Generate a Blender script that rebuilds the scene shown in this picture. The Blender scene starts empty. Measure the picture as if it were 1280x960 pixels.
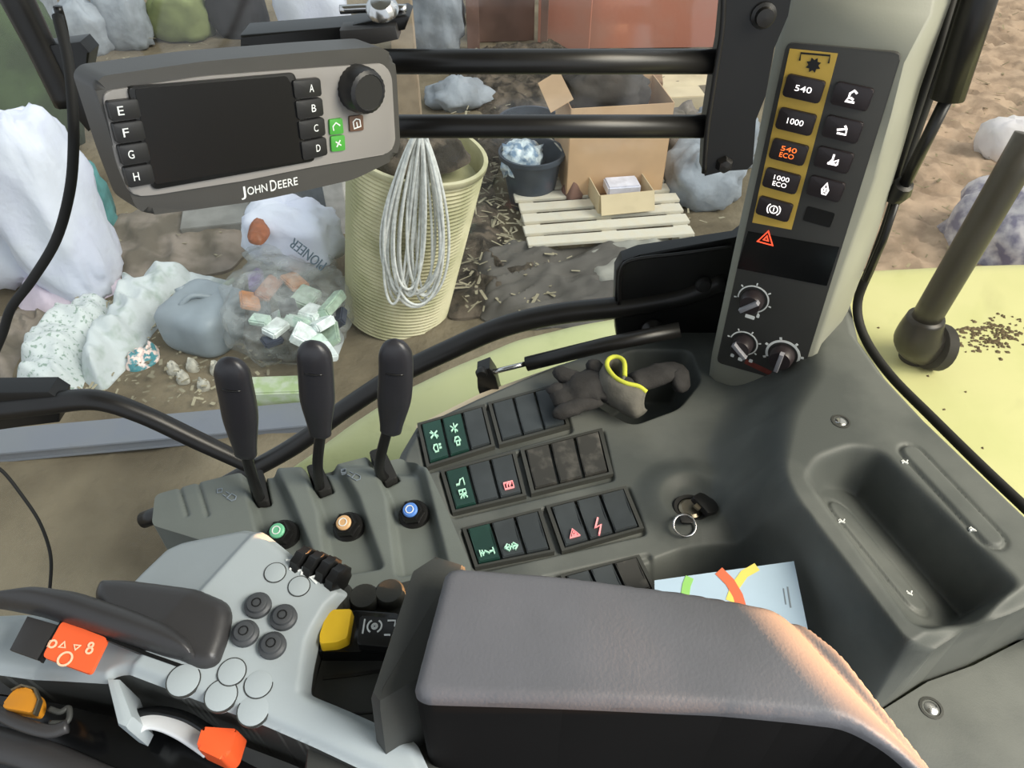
import bpy, bmesh, math, random
import numpy as np
from mathutils import Vector, Matrix, noise
random.seed(7)
S = bpy.context.scene
COL = S.collection
# ------------------------------------------------------------------ camera
FPX, PITCH = 920.0, math.radians(43)
CAM = Vector((0, 0, 2.6))
cd = bpy.data.cameras.new('camera'); cam = bpy.data.objects.new('camera', cd); COL.objects.link(cam)
cd.sensor_width = 36; cd.lens = 36 * FPX / 1280; cd.clip_start = 0.02; cd.clip_end = 100
cam.location = CAM; cam.rotation_euler = (math.radians(90) - PITCH, 0, 0)
S.camera = cam
# ------------------------------------------------------------------ light
S.view_settings.view_transform = 'Standard'; S.view_settings.look = 'None'
S.view_settings.gamma = 1; S.view_settings.use_curve_mapping = False
S.view_settings.exposure = 0.25
W = bpy.data.worlds.new('sky'); S.world = W; W.use_nodes = True
bg = W.node_tree.nodes['Background']; bg.inputs[0].default_value = (0.86, 0.93, 1.0, 1); bg.inputs[1].default_value = 0.85
def sun(name, e, col, ang, rot):
    l = bpy.data.lights.new(name, 'SUN'); l.energy = e; l.color = col; l.angle = math.radians(ang)
    o = bpy.data.objects.new(name, l); COL.objects.link(o); o.rotation_euler = rot; return o
def lamp_dir(name, d, e, col, ang):
    o = sun(name, e, col, ang, (0, 0, 0)); o.rotation_euler = Vector(d).to_track_quat('-Z', 'Y').to_euler(); return o
# hazy low daylight from the rear right of the cab
lamp_dir('daylight_sun', (-0.66, 0.26, -0.70), 2.4, (1.0, 0.94, 0.85), 30)
def area(name, loc, target, e, size, col):
    l = bpy.data.lights.new(name, 'AREA'); l.energy = e; l.size = size; l.color = col
    o = bpy.data.objects.new(name, l); COL.objects.link(o); o.location = loc
    o.rotation_euler = (Vector(target) - Vector(loc)).to_track_quat('-Z', 'Y').to_euler(); return o
area('rear_right_fill', (1.35, -0.10, 3.15), (0.3, 0.45, 2.10), 40, 1.0, (0.92, 0.96, 1.0))  # added area lamp, boosts the daylight from the rear right
#spot
def spot(name, loc, target, e, deg, col, blend=0.5):
    l = bpy.data.lights.new(name, 'SPOT'); l.energy = e; l.spot_size = math.radians(deg); l.spot_blend = blend; l.color = col; l.shadow_soft_size = 0.02
    o = bpy.data.objects.new(name, l); COL.objects.link(o); o.location = loc
    o.rotation_euler = (Vector(target) - Vector(loc)).to_track_quat('-Z', 'Y').to_euler(); return o

# added warm spot lamp, stands in for sunlight on the armrest's rolled edge
spot('sunbeam_standin', (1.20, 0.02, 2.222), (.345, .175, 2.195), 900, 10, (1.0, .50, .22), .9)
# ------------------------------------------------------------------ geometry helpers
sP, cP = math.sin(PITCH), math.cos(PITCH)
def ray(px, py):
    a, b = (px - 640) / FPX, (480 - py) / FPX
    return Vector((a, sP * b + cP, cP * b - sP))
class Pl:
    """a plane in the world: origin o, axes u (level), v, normal n; reads a pixel of the photo as a point of the plane"""
    def __init__(s, o, n, u=None):
        s.o = Vector(o); s.n = Vector(n).normalized()
        if u is None:
            u = Vector((0, 0, 1)).cross(s.n)
            if u.length < 0.01 : u = Vector((1, 0, 0))
        s.u = (Vector(u) - s.n * Vector(u).dot(s.n)).normalized(); s.v = s.n.cross(s.u)
    def w(s, px, py):
        d = ray(px, py); t = (s.o - CAM).dot(s.n) / d.dot(s.n); return CAM + d * t
    def uv(s, px, py):
        p = s.w(px, py) - s.o; return (p.dot(s.u), p.dot(s.v))
    def pt(s, a, b, h=0.0): return s.o + s.u * a + s.v * b + s.n * h
    def poly(s, pts): return [s.uv(*p) for p in pts]
    def up(s, h): return Pl(s.o + s.n * h, s.n, s.u)
def Z(z): return Pl((0, 0, z), (0, 0, 1), (1, 0, 0))
def YP(y): return Pl((0, y, 0), (0, -1, 0))
def atz(px, py, z): return Z(z).w(px, py)
def aty(px, py, y): return YP(y).w(px, py)

def link(o, parent=None):
    COL.objects.link(o)
    if parent is not None:
        o.parent = parent
        if parent.type == 'EMPTY': o.matrix_parent_inverse = Matrix.Translation(-parent.location)
    return o
def thing(name, label, cat, loc=(0, 0, 0), group=None):
    o = bpy.data.objects.new(name, None); o.location = loc; o.empty_display_size = 0.05; COL.objects.link(o)
    o['label'] = label; o['category'] = cat
    if group: o['group'] = group
    return o
def tag(o, label, cat, group=None):
    o['label'] = label; o['category'] = cat
    if group: o['group'] = group
    return o
def struct(o): o['kind'] = 'structure'; return o
def mobj(name, vs, fs, m, parent=None, smooth=False):
    me = bpy.data.meshes.new(name); me.from_pydata([tuple(v) for v in vs], [], fs); me.update()
    if m: me.materials.append(m)
    if smooth: me.polygons.foreach_set('use_smooth', [True] * len(me.polygons))
    return link(bpy.data.objects.new(name, me), parent)
def bobj(name, bm, m, parent=None, smooth=False, auto=None):
    me = bpy.data.meshes.new(name); bmesh.ops.recalc_face_normals(bm, faces=bm.faces); bm.to_mesh(me); bm.free()
    if m: me.materials.append(m)
    if smooth: me.polygons.foreach_set('use_smooth', [True] * len(me.polygons))
    if auto: 
        try: me.set_sharp_from_angle(angle=math.radians(auto))
        except Exception: pass
    return link(bpy.data.objects.new(name, me), parent)
def prism(name, pl, uvs, h0, h1, m, parent=None, bev=0.0, seg=2, taper=0.0):
    """outline uvs on plane pl, from height h0 to h1"""
    a = sum(uvs[i][0] * uvs[(i + 1) % len(uvs)][1] - uvs[(i + 1) % len(uvs)][0] * uvs[i][1] for i in range(len(uvs)))
    if a < 0: uvs = uvs[::-1]
    cx = sum(p[0] for p in uvs) / len(uvs); cy = sum(p[1] for p in uvs) / len(uvs)
    bm = bmesh.new()
    lo = [bm.verts.new(pl.pt(x, y, h0)) for x, y in uvs]
    hi = [bm.verts.new(pl.pt(cx + (x - cx) * (1 - taper), cy + (y - cy) * (1 - taper), h1)) for x, y in uvs]
    n = len(uvs); bm.faces.new(lo[::-1]); top = bm.faces.new(hi)
    for i in range(n): bm.faces.new((lo[i], lo[(i + 1) % n], hi[(i + 1) % n], hi[i]))
    if bev: bmesh.ops.bevel(bm, geom=list(top.edges), offset=bev, segments=seg, affect='EDGES', profile=0.6)
    return bobj(name, bm, m, parent, smooth=bool(bev), auto=40)
def rect(cx, cy, w, h, r=0.0, k=4, rot=0.0):
    if r <= 0: p = [(-w/2, -h/2), (w/2, -h/2), (w/2, h/2), (-w/2, h/2)]
    else:
        p = []
        for sx, sy, a0 in ((1, 1, 0), (-1, 1, 90), (-1, -1, 180), (1, -1, 270)):
            for i in range(k + 1):
                a = math.radians(a0 + 90 * i / k); p.append((sx * (w/2 - r) + r * math.cos(a), sy * (h/2 - r) + r * math.sin(a)))
    c, s_ = math.cos(rot), math.sin(rot)
    return [(cx + x * c - y * s_, cy + x * s_ + y * c) for x, y in p]
def rounded(pts, r, k=4):
    """round the corners of a polygon"""
    out = []; n = len(pts)
    for i in range(n):
        a, b, c = (Vector(pts[(i - 1) % n]), Vector(pts[i]), Vector(pts[(i + 1) % n]))
        d1, d2 = (a - b), (c - b); q = min(r, d1.length * .45, d2.length * .45)
        p0, p1 = b + d1.normalized() * q, b + d2.normalized() * q
        for j in range(k + 1):
            t = j / k; v = p0 * (1 - t) ** 2 + b * 2 * t * (1 - t) + p1 * t * t; out.append((v.x, v.y))
    return out
def circ(cx, cy, r, n=24, ry=None): return [(cx + r * math.cos(2 * math.pi * i / n), cy + (ry or r) * math.sin(2 * math.pi * i / n)) for i in range(n)]
def smooth_path(pts, k=6):
    P = [Vector(p) for p in pts]; P = [P[0] * 2 - P[1]] + P + [P[-1] * 2 - P[-2]]; out = []
    for i in range(1, len(P) - 2):
        for j in range(k):
            t = j / k; a, b, c, d = P[i-1], P[i], P[i+1], P[i+2]
            out.append(0.5 * ((2*b) + (c-a)*t + (2*a-5*b+4*c-d)*t*t + (3*b-a-3*c+d)*t*t*t))
    out.append(P[-2]); return out
def sweep_geo(path, r, seg=12, flat=1.0, close=False):
    vs, fs = [], []; n = len(path); up = Vector((0, 0, 1)); prev = None
    for i, p in enumerate(path):
        if close: t = (path[(i + 1) % n] - path[i - 1]).normalized()
        else: t = (path[min(i+1, n-1)] - path[max(i-1, 0)]).normalized()
        if prev is None: 
            x = t.cross(up); x = t.cross(Vector((0, 1, 0))) if x.length < .15 else x
        else: x = prev - t * prev.dot(t)
        x.normalize(); prev = x; y = t.cross(x); rr = r[i] if isinstance(r, (list, tuple)) else r
        for j in range(seg):
            a = 2 * math.pi * j / seg; vs.append(p + x * (rr * math.cos(a)) + y * (rr * flat * math.sin(a)))
    for i in range(n if close else n - 1):
        i2 = (i + 1) % n
        for j in range(seg): fs.append((i*seg+j, i*seg+(j+1) % seg, i2*seg+(j+1) % seg, i2*seg+j))
    if not close: fs.append(tuple(range(seg))[::-1]); fs.append(tuple((n-1)*seg + j for j in range(seg)))
    return vs, fs
def tube(name, pts, r, m, parent=None, k=6, seg=12, flat=1.0):
    path = smooth_path(pts, k) if k > 1 else [Vector(p) for p in pts]
    if isinstance(r, (list, tuple)) and k > 1:
        rr = []
        for i in range(len(r) - 1): rr += [r[i] + (r[i+1]-r[i]) * j / k for j in range(k)]
        r = rr + [r[-1]]
    vs, fs = sweep_geo(path, r, seg, flat); return mobj(name, vs, fs, m, parent, True)
def lathe(name, c, axis, prof, m, parent=None, seg=24, smooth=True, auto=35, ridges=0, rd=0.0):
    """prof: list of (radius, height) along axis"""
    ax = Vector(axis).normalized(); x = ax.cross(Vector((0, 1, 0)));  x = ax.cross(Vector((1, 0, 0))) if x.length < .1 else x
    x.normalize(); y = ax.cross(x); bm = bmesh.new(); rings = []
    for r, h in prof:
        ring = []
        for j in range(seg):
            a = 2 * math.pi * j / seg; q = r * (1 + (rd if ridges and (j % 2) else 0)); ring.append(bm.verts.new(Vector(c) + ax * h + x * (q * math.cos(a)) + y * (q * math.sin(a))))
        rings.append(ring)
    for a, b in zip(rings, rings[1:]):
        for j in range(seg): bm.faces.new((a[j], a[(j+1) % seg], b[(j+1) % seg], b[j]))
    if prof[0][0] > 1e-6: bm.faces.new(rings[0][::-1])
    if prof[-1][0] > 1e-6: bm.faces.new(rings[-1])
    bmesh.ops.remove_doubles(bm, verts=bm.verts, dist=1e-6)
    return bobj(name, bm, m, parent, smooth, auto)
def strokes(name, pl, lines, wd, h0, h1, m, parent=None):
    """drawn lines (uv polylines) as thin raised ribbons; a line ending in 'c' is closed"""
    bm = bmesh.new()
    for ln in lines:
        closed = ln[-1] == 'c'; P = [Vector(p) for p in (ln[:-1] if closed else ln)]
        L = []; n = len(P)
        for i in range(n):
            a = P[(i-1) % n] if (closed or i > 0) else P[i]; b = P[(i+1) % n] if (closed or i < n-1) else P[i]
            t = (b - a); t = t.normalized() if t.length > 1e-9 else Vector((1, 0)); q = Vector((-t.y, t.x)) * wd / 2
            L.append([bm.verts.new(pl.pt(*(P[i] + q), h1)), bm.verts.new(pl.pt(*(P[i] - q), h1)), bm.verts.new(pl.pt(*(P[i] + q), h0)), bm.verts.new(pl.pt(*(P[i] - q), h0))])
        for i in range(n if closed else n - 1):
            a, b = L[i], L[(i+1) % n]
            for s in ((0, 1), (1, 3), (3, 2), (2, 0)): bm.faces.new((a[s[0]], a[s[1]], b[s[1]], b[s[0]]))
        if not closed:
            for a in (L[0], L[-1]): bm.faces.new((a[0], a[1], a[3], a[2]))
    return bobj(name, bm, m, parent)
def arc(cx, cy, r, a0, a1, n=16): return [(cx + r * math.cos(math.radians(a0 + (a1-a0) * i / n)), cy + r * math.sin(math.radians(a0 + (a1-a0) * i / n))) for i in range(n + 1)]
def text(name, s, pl, c, wid, m, parent=None, hgt=None, h=0.0006, rot=0.0, ext=0.0003):
    """lettering centred on uv point c, fitted to width wid (and height hgt)"""
    cu = bpy.data.curves.new(name, 'FONT'); cu.body = s; cu.size = 1; cu.extrude = 0.02; cu.resolution_u = 3
    tmp = bpy.data.objects.new('tmp_text', cu); me = bpy.data.meshes.new_from_object(tmp)
    co = np.empty(len(me.vertices) * 3); me.vertices.foreach_get('co', co); co = co.reshape(-1, 3)
    lo, hi = co.min(0), co.max(0); k = wid / (hi[0] - lo[0]); ky = (hgt / (hi[1] - lo[1])) if hgt else k
    X = (co[:, 0] - (lo[0]+hi[0])/2) * k; Y = (co[:, 1] - (lo[1]+hi[1])/2) * ky; Hh = h + co[:, 2] / 0.02 * ext
    cr, sr = math.cos(rot), math.sin(rot); X, Y = X*cr - Y*sr + c[0], X*sr + Y*cr + c[1]
    o, u, v, n_ = [np.array(a) for a in (pl.o, pl.u, pl.v, pl.n)]
    w = o + X[:, None]*u + Y[:, None]*v + Hh[:, None]*n_
    me.vertices.foreach_set('co', w.ravel()); me.update(); me.materials.clear(); me.materials.append(m); me.name = name
    bpy.data.objects.remove(tmp); return link(bpy.data.objects.new(name, me), parent)

# signed distance to polygon on arrays
def sdf(poly, U, V):
    P = np.array(poly); d = np.full(U.shape, 1e9); inside = np.zeros(U.shape, bool); n = len(P)
    for i in range(n):
        a, b = P[i], P[(i+1) % n]; e = b - a; L = (e @ e) or 1e-12
        t = np.clip(((U-a[0])*e[0] + (V-a[1])*e[1]) / L, 0, 1)
        d = np.minimum(d, (U-a[0]-t*e[0])**2 + (V-a[1]-t*e[1])**2)
        c = ((a[1] > V) != (b[1] > V)); den = (b[1]-a[1]) or 1e-12
        inside ^= c & (U < (b[0]-a[0]) * (V-a[1]) / den + a[0])
    return np.where(inside, -np.sqrt(d), np.sqrt(d))
def near(poly, U, V):
    P = np.array(poly); best = np.full(U.shape, 1e9); X = U.copy(); Y = V.copy(); n = len(P)
    for i in range(n):
        a, b = P[i], P[(i+1) % n]; e = b - a; L = (e @ e) or 1e-12
        t = np.clip(((U-a[0])*e[0] + (V-a[1])*e[1]) / L, 0, 1); qx, qy = a[0]+t*e[0], a[1]+t*e[1]
        dd = (U-qx)**2 + (V-qy)**2; k = dd < best; best = np.where(k, dd, best); X = np.where(k, qx, X); Y = np.where(k, qy, Y)
    return X, Y
def ss(x): x = np.clip(x, 0, 1); return x * x * (3 - 2 * x)
def ins(poly, U, V, w, c=0.5):
    """1 inside a polygon, 0 outside, over a ramp of width w (c: share of the ramp inside)"""
    return ss((-sdf(poly, U, V)) / w + (1 - c))
def hfield(name, pl, outline, res, fn, m, parent=None, skirt=0.03, skirt_mat=None):
    P = np.array(outline); lo, hi = P.min(0) - res, P.max(0) + res
    xs = np.arange(lo[0], hi[0] + res, res); ys = np.arange(lo[1], hi[1] + res, res)
    U, V = np.meshgrid(xs, ys); d = sdf(outline, U, V); inside = d < 0
    nx, ny = len(xs), len(ys)
    fi = inside[:-1, :-1] | inside[1:, :-1] | inside[:-1, 1:] | inside[1:, 1:]
    outm = ~inside; NX, NY = near(outline, U, V); U = np.where(outm, NX, U); V = np.where(outm, NY, V)
    H = fn(U, V); idx = np.arange(nx * ny).reshape(ny, nx)
    jj, ii = np.nonzero(fi); q = np.stack([idx[jj, ii], idx[jj, ii+1], idx[jj+1, ii+1], idx[jj+1, ii]], 1)
    used = np.unique(q); remap = -np.ones(nx*ny, int); remap[used] = np.arange(len(used)); q = remap[q]
    o, u, v, n_ = [np.array(a) for a in (pl.o, pl.u, pl.v, pl.n)]
    co = o + U.ravel()[used][:, None]*u + V.ravel()[used][:, None]*v + H.ravel()[used][:, None]*n_
    # skirt
    e = np.concatenate([q[:, [0, 1]], q[:, [1, 2]], q[:, [2, 3]], q[:, [3, 0]]])
    es = set(map(tuple, e.tolist())); be = [(a, b) for a, b in es if (b, a) not in es]
    bv = sorted({a for a, b in be} | {b for a, b in be}); k0 = len(co); mp = {a: k0 + i for i, a in enumerate(bv)}
    faces = q.tolist()
    if skirt:
        co = np.concatenate([co, co[bv] - n_ * skirt]); faces += [(b, a, mp[a], mp[b]) for a, b in be]
    me = bpy.data.meshes.new(name); me.from_pydata(co.tolist(), [], faces); me.update()
    me.materials.append(m); me.polygons.foreach_set('use_smooth', [True] * len(me.polygons))
    if skirt_mat: me.materials.append(skirt_mat); me.polygons.foreach_set('material_index', [0] * len(q) + [1] * (len(faces) - len(q)))
    try: me.set_sharp_from_angle(angle=math.radians(60))
    except Exception: pass
    return link(bpy.data.objects.new(name, me), parent)
def nz(x, y, z=0.0, s=1.0, o=3): return noise.fractal(Vector((x*s, y*s, z*s)), 1.0, 2.0, o)
def blob(name, c, r, m, parent=None, amp=0.12, s=4.0, seg=32, pw=0.8, seed=0.0, zmin=None, rot=0.0, sq=1.0):
    """a lumpy closed body"""
    vs, fs = [], []; rings = seg // 2
    for i in range(rings + 1):
        th = math.pi * i / rings
        for j in range(seg):
            ph = 2 * math.pi * j / seg
            f = lambda t, p: math.copysign(abs(t) ** p, t)
            x = f(math.sin(th), pw) * f(math.cos(ph), pw); y = f(math.sin(th), pw) * f(math.sin(ph), pw); z = f(math.cos(th), pw)
            k = 1 + amp * nz(x + seed, y, z, s, 4) + amp * .7 * abs(nz(x, y + seed, z, s * 2.3, 3))
            X, Y, Zz = x * r[0] * k, y * r[1] * k, z * r[2] * k
            X, Y = X * math.cos(rot) - Y * math.sin(rot), X * math.sin(rot) + Y * math.cos(rot)
            p = Vector((c[0] + X, c[1] + Y, c[2] + Zz))
            if zmin is not None: p.z = max(p.z, zmin)
            vs.append(p)
    for i in range(rings):
        for j in range(seg): fs.append((i*seg+j, (i+1)*seg+j, (i+1)*seg+(j+1) % seg, i*seg+(j+1) % seg))
    return mobj(name, vs, fs, m, parent, True)

# ------------------------------------------------------------------ materials
def lin(c): return tuple(((v/255)/12.92 if v/255 <= .04045 else ((v/255+.055)/1.055)**2.4) for v in c) + (1,)
def mat(name, rgb, rough=0.6, metal=0.0, var=0.12, scale=12.0, bump=0.0, bscale=200.0, rgb2=None, t=(0.4, 0.6), spec=0.4, emit=None, estr=0.0, coat=0.0, detail=6):
    m = bpy.data.materials.new(name); m.use_nodes = True; nt = m.node_tree; b = nt.nodes['Principled BSDF']
    b.inputs['Roughness'].default_value = rough; b.inputs['Metallic'].default_value = metal
    b.inputs['Specular IOR Level'].default_value = spec; b.inputs['Coat Weight'].default_value = coat
    c1 = lin(rgb); tc = nt.nodes.new('ShaderNodeTexCoord')
    if var or rgb2:
        n = nt.nodes.new('ShaderNodeTexNoise'); n.inputs['Scale'].default_value = scale; n.inputs['Detail'].default_value = detail
        nt.links.new(tc.outputs['Object'], n.inputs['Vector'])
        r = nt.nodes.new('ShaderNodeValToRGB'); r.color_ramp.elements[0].position, r.color_ramp.elements[1].position = t
        c2 = lin(rgb2) if rgb2 else c1
        r.color_ramp.elements[0].color = tuple(x * (1 - var) for x in c1[:3]) + (1,)
        r.color_ramp.elements[1].color = tuple(min(1, x * (1 + var)) for x in c2[:3]) + (1,)
        nt.links.new(n.outputs['Fac'], r.inputs[0]); nt.links.new(r.outputs[0], b.inputs['Base Color'])
    else: b.inputs['Base Color'].default_value = c1
    if bump:
        n2 = nt.nodes.new('ShaderNodeTexNoise'); n2.inputs['Scale'].default_value = bscale; n2.inputs['Detail'].default_value = 4
        nt.links.new(tc.outputs['Object'], n2.inputs['Vector'])
        bp = nt.nodes.new('ShaderNodeBump'); bp.inputs['Strength'].default_value = bump; bp.inputs['Distance'].default_value = 0.3 / bscale
        nt.links.new(n2.outputs['Fac'], bp.inputs['Height']); nt.links.new(bp.outputs[0], b.inputs['Normal'])
    if emit: b.inputs['Emission Color'].default_value = lin(emit); b.inputs['Emission Strength'].default_value = estr
    return m
def glassmat(name, tint=(235, 240, 240), dirt=(170, 165, 150), amount=0.12, scale=30.0, base=0.04, spec=0.06):
    """thin pane: see-through with a film of dust, specks and a sheen"""
    m = bpy.data.materials.new(name); m.use_nodes = True; nt = m.node_tree; nt.nodes.remove(nt.nodes['Principled BSDF'])
    out = nt.nodes['Material Output']; N = nt.nodes.new; Lk = nt.links.new
    tr = N('ShaderNodeBsdfTransparent'); tr.inputs[0].default_value = lin(tint)
    gl = N('ShaderNodeBsdfGlossy'); gl.inputs['Roughness'].default_value = 0.08
    df = N('ShaderNodeBsdfDiffuse'); df.inputs[0].default_value = lin(dirt)
    tc = N('ShaderNodeTexCoord'); n1 = N('ShaderNodeTexNoise'); n1.inputs['Scale'].default_value = scale; n1.inputs['Detail'].default_value = 8
    Lk(tc.outputs['Object'], n1.inputs['Vector'])
    r1 = N('ShaderNodeValToRGB'); r1.color_ramp.elements[0].position = .60; r1.color_ramp.elements[1].position = .78
    r1.color_ramp.elements[0].color = (base, base, base, 1); r1.color_ramp.elements[1].color = (amount + base,) * 3 + (1,)
    Lk(n1.outputs['Fac'], r1.inputs[0])
    n2 = N('ShaderNodeTexNoise'); n2.inputs['Scale'].default_value = 3.2; n2.inputs['Detail'].default_value = 3; Lk(tc.outputs['Object'], n2.inputs['Vector'])
    r2 = N('ShaderNodeMath'); r2.operation = 'MULTIPLY'; Lk(r1.outputs[0], r2.inputs[0]); Lk(n2.outputs['Fac'], r2.inputs[1])
    r3 = N('ShaderNodeMath'); r3.operation = 'MULTIPLY'; Lk(r2.outputs[0], r3.inputs[0]); r3.inputs[1].default_value = 2.0
    a = N('ShaderNodeMixShader'); Lk(r3.outputs[0], a.inputs[0]); Lk(tr.outputs[0], a.inputs[1]); Lk(df.outputs[0], a.inputs[2])
    b = N('ShaderNodeMixShader'); b.inputs[0].default_value = spec; Lk(a.outputs[0], b.inputs[1]); Lk(gl.outputs[0], b.inputs[2])
    Lk(b.outputs[0], out.inputs[0]); return m
def filmmat(name, rgb, alpha, rough=0.25):
    m = bpy.data.materials.new(name); m.use_nodes = True; nt = m.node_tree; b = nt.nodes['Principled BSDF']; out = nt.nodes['Material Output']
    b.inputs['Base Color'].default_value = lin(rgb); b.inputs['Roughness'].default_value = rough
    tr = nt.nodes.new('ShaderNodeBsdfTransparent'); mx = nt.nodes.new('ShaderNodeMixShader'); n = nt.nodes.new('ShaderNodeTexNoise'); n.inputs['Scale'].default_value = 9; n.inputs['Detail'].default_value = 5
    mr = nt.nodes.new('ShaderNodeMapRange'); mr.inputs[1].default_value = .35; mr.inputs[2].default_value = .65; mr.inputs[3].default_value = alpha * .5; mr.inputs[4].default_value = min(1, alpha * 1.5)
    nt.links.new(n.outputs['Fac'], mr.inputs[0]); nt.links.new(mr.outputs[0], mx.inputs[0]); nt.links.new(tr.outputs[0], mx.inputs[1]); nt.links.new(b.outputs[0], mx.inputs[2]); nt.links.new(mx.outputs[0], out.inputs[0]); return m

M = {}
M['console'] = mat('console_plastic', (75, 79, 77), .55, var=.10, scale=9, bump=.25, bscale=700, rgb2=(88, 91, 88))
M['panel'] = mat('grey_panel', (160, 168, 170), .5, var=.05, scale=8, bump=.15, bscale=800)
M['quad'] = mat('quadrant_plastic', (100, 106, 102), .5, var=.08, scale=10, bump=.2, bscale=700)
M['hump'] = mat('soft_dark_grip', (52, 51, 51), .38, var=.12, scale=8, bump=.15, bscale=600)
M['band'] = mat('chrome_reflection_paint', (225, 226, 226), .3, metal=.25, var=.04)  # bright reflection of the chrome painted in as a near-white colour
M['charcoal'] = mat('charcoal_plastic', (56, 57, 54), .55, var=.12, scale=10, bump=.2, bscale=600)
M['btnrub'] = mat('rubber_button', (66, 68, 70), .5, var=.08)
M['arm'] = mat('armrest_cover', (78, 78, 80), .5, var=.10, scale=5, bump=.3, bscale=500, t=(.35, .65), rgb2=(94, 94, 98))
M['armshade'] = mat('armrest_side_shaded', (13, 12, 12), .8, var=.1, spec=.15)  # shade of the side face is put into this near-black colour
M['black'] = mat('black_plastic', (20, 20, 20), .35, var=.1)
M['gloss'] = mat('gloss_black', (16, 17, 18), .15, var=0)
M['tubeblk'] = mat('black_painted_tube', (26, 25, 24), .35, var=.15, scale=20)
M['rubber'] = mat('black_rubber', (26, 26, 25), .7, var=.15)
M['grip'] = mat('lever_grip', (42, 42, 46), .35, var=.1, bump=.1)
M['rocker'] = mat('rocker_plastic', (52, 57, 60), .45, var=.12, scale=30)
M['rockerg'] = mat('green_rocker_plastic', (26, 56, 50), .45, var=.12, scale=30)
M['rockerdirt'] = mat('dusty_rocker_plastic', (50, 50, 48), .7, var=.1, scale=60, rgb2=(84, 82, 78), t=(.5, .75))
M['white'] = mat('white_print', (225, 228, 226), .5, var=0)
M['mint'] = mat('pale_green_print', (180, 222, 204), .5, var=0, emit=(150, 210, 185), estr=.15)
M['lit'] = mat('lit_symbol', (245, 240, 240), .5, var=0, emit=(255, 248, 245), estr=1.1)
M['litred'] = mat('red_lit_symbol', (220, 60, 40), .5, var=0, emit=(255, 90, 55), estr=1.0)
M['litorange'] = mat('orange_lit_symbol', (235, 100, 40), .5, var=0, emit=(255, 120, 50), estr=1.1)
M['pink'] = mat('pink_symbol', (232, 150, 150), .5, var=0, emit=(255, 150, 160), estr=.35)
M['yellowstrip'] = mat('ochre_decal', (204, 170, 78), .5, var=.08)
M['dred'] = mat('dull_red_print', (110, 50, 42), .6, var=.2, scale=80)
M['chrome'] = mat('bright_steel', (200, 200, 200), .22, metal=1, var=.05)
M['brass'] = mat('brass_key', (150, 140, 120), .35, metal=.9, var=.15)
M['orange'] = mat('orange_plastic', (235, 92, 45), .45, var=.05)
M['sticker'] = mat('orange_sticker', (238, 98, 52), .5, var=.05)
M['cream'] = mat('cream_print', (250, 200, 165), .5, var=0)
M['yellow'] = mat('yellow_plastic', (232, 190, 40), .45, var=.06)
M['amber'] = mat('amber_plastic', (190, 125, 30), .5, var=.1)
M['fascia'] = mat('fascia_dark', (58, 58, 56), .5, var=.06, bump=.1, bscale=900)
M['btn'] = mat('pillar_button', (44, 38, 40), .4, var=.05)
M['pillar'] = mat('pillar_plastic', (134, 135, 124), .5, var=.05, bump=.15, bscale=700)
M['monitor'] = mat('monitor_shell', (66, 65, 63), .42, var=.06, bump=.1, bscale=700)
M['monface'] = mat('monitor_face', (136, 133, 130), .4, var=.04)
M['screen'] = mat('dead_screen', (22, 22, 23), .22, var=0)
M['keyblack'] = mat('softkey_black', (34, 34, 35), .4, var=0)
M['keygreen'] = mat('green_key', (70, 150, 60), .45, var=.05)
M['keybrown'] = mat('brown_key', (96, 72, 58), .5, var=0)
M['fender'] = mat('fender_paint', (200, 200, 146), .45, var=.05, scale=6, rgb2=(184, 186, 132), bump=.1, bscale=60)
M['sill'] = mat('beige_trim', (190, 180, 160), .6, var=.1)
M['glovegrey'] = mat('dirty_work_glove', (44, 43, 43), .9, var=.25, scale=40, bump=.6, bscale=400)
M['gloveband'] = mat('glove_cuff', (92, 90, 84), .9, var=.2, scale=40, bump=.5, bscale=400)
M['cuffyellow'] = mat('yellow_hem', (196, 200, 70), .8, var=.1)
M['paper'] = mat('leaflet_paper', (168, 190, 208), .55, var=.03)
M['lred'] = mat('leaflet_red', (210, 105, 70), .55, var=0)
M['lyel'] = mat('leaflet_yellow', (222, 205, 100), .55, var=0)
M['lgrn'] = mat('leaflet_green', (140, 195, 105), .55, var=0)
M['greycap'] = mat('print_grey', (120, 130, 140), .55, var=0)
M['glass'] = glassmat('window_glass_dusty')
M['glass2'] = glassmat('rear_glass_dusty', tint=(240, 232, 215), dirt=(200, 170, 140), amount=.14, scale=16, base=.025)

# ================================================================== large structure
GZ = 0.0
def ground_mat():
    m = mat('yard_dirt', (98, 88, 72), .95, var=.25, scale=1.2, rgb2=(128, 117, 97), t=(.35, .65), bump=.8, bscale=14, spec=.1)
    return m
M['dirt'] = ground_mat()
gv = lambda X, Y: np.vectorize(lambda a, b: 0.035 * nz(a, b, 0, 1.3, 4) + 0.015 * nz(a, b, 3, 6, 3))(X, Y)
ground = hfield('floor', Z(0), [(-9, -4), (9, -4), (9, 13), (-9, 13)], 0.09, gv, M['dirt'], skirt=0); struct(ground)
# cab shell outside the picture: roof and floor plate
M['liner'] = mat('roof_liner', (150, 150, 145), .9, var=.05)
roof = prism('ceiling', Z(3.12), rounded([(-1.0, -0.95), (.55, -0.95), (.55, .80), (-1.0, .80)], .1), 0, .12, M['liner']); struct(roof)
M['mat'] = mat('cab_floor_mat', (45, 45, 44), .9, var=.2)
fl = prism('cab_floor', Z(1.25), [(-1.0, -0.9), (.45, -0.9), (.45, .70), (-1.0, .70)], -.05, 0, M['mat']); struct(fl)
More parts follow.
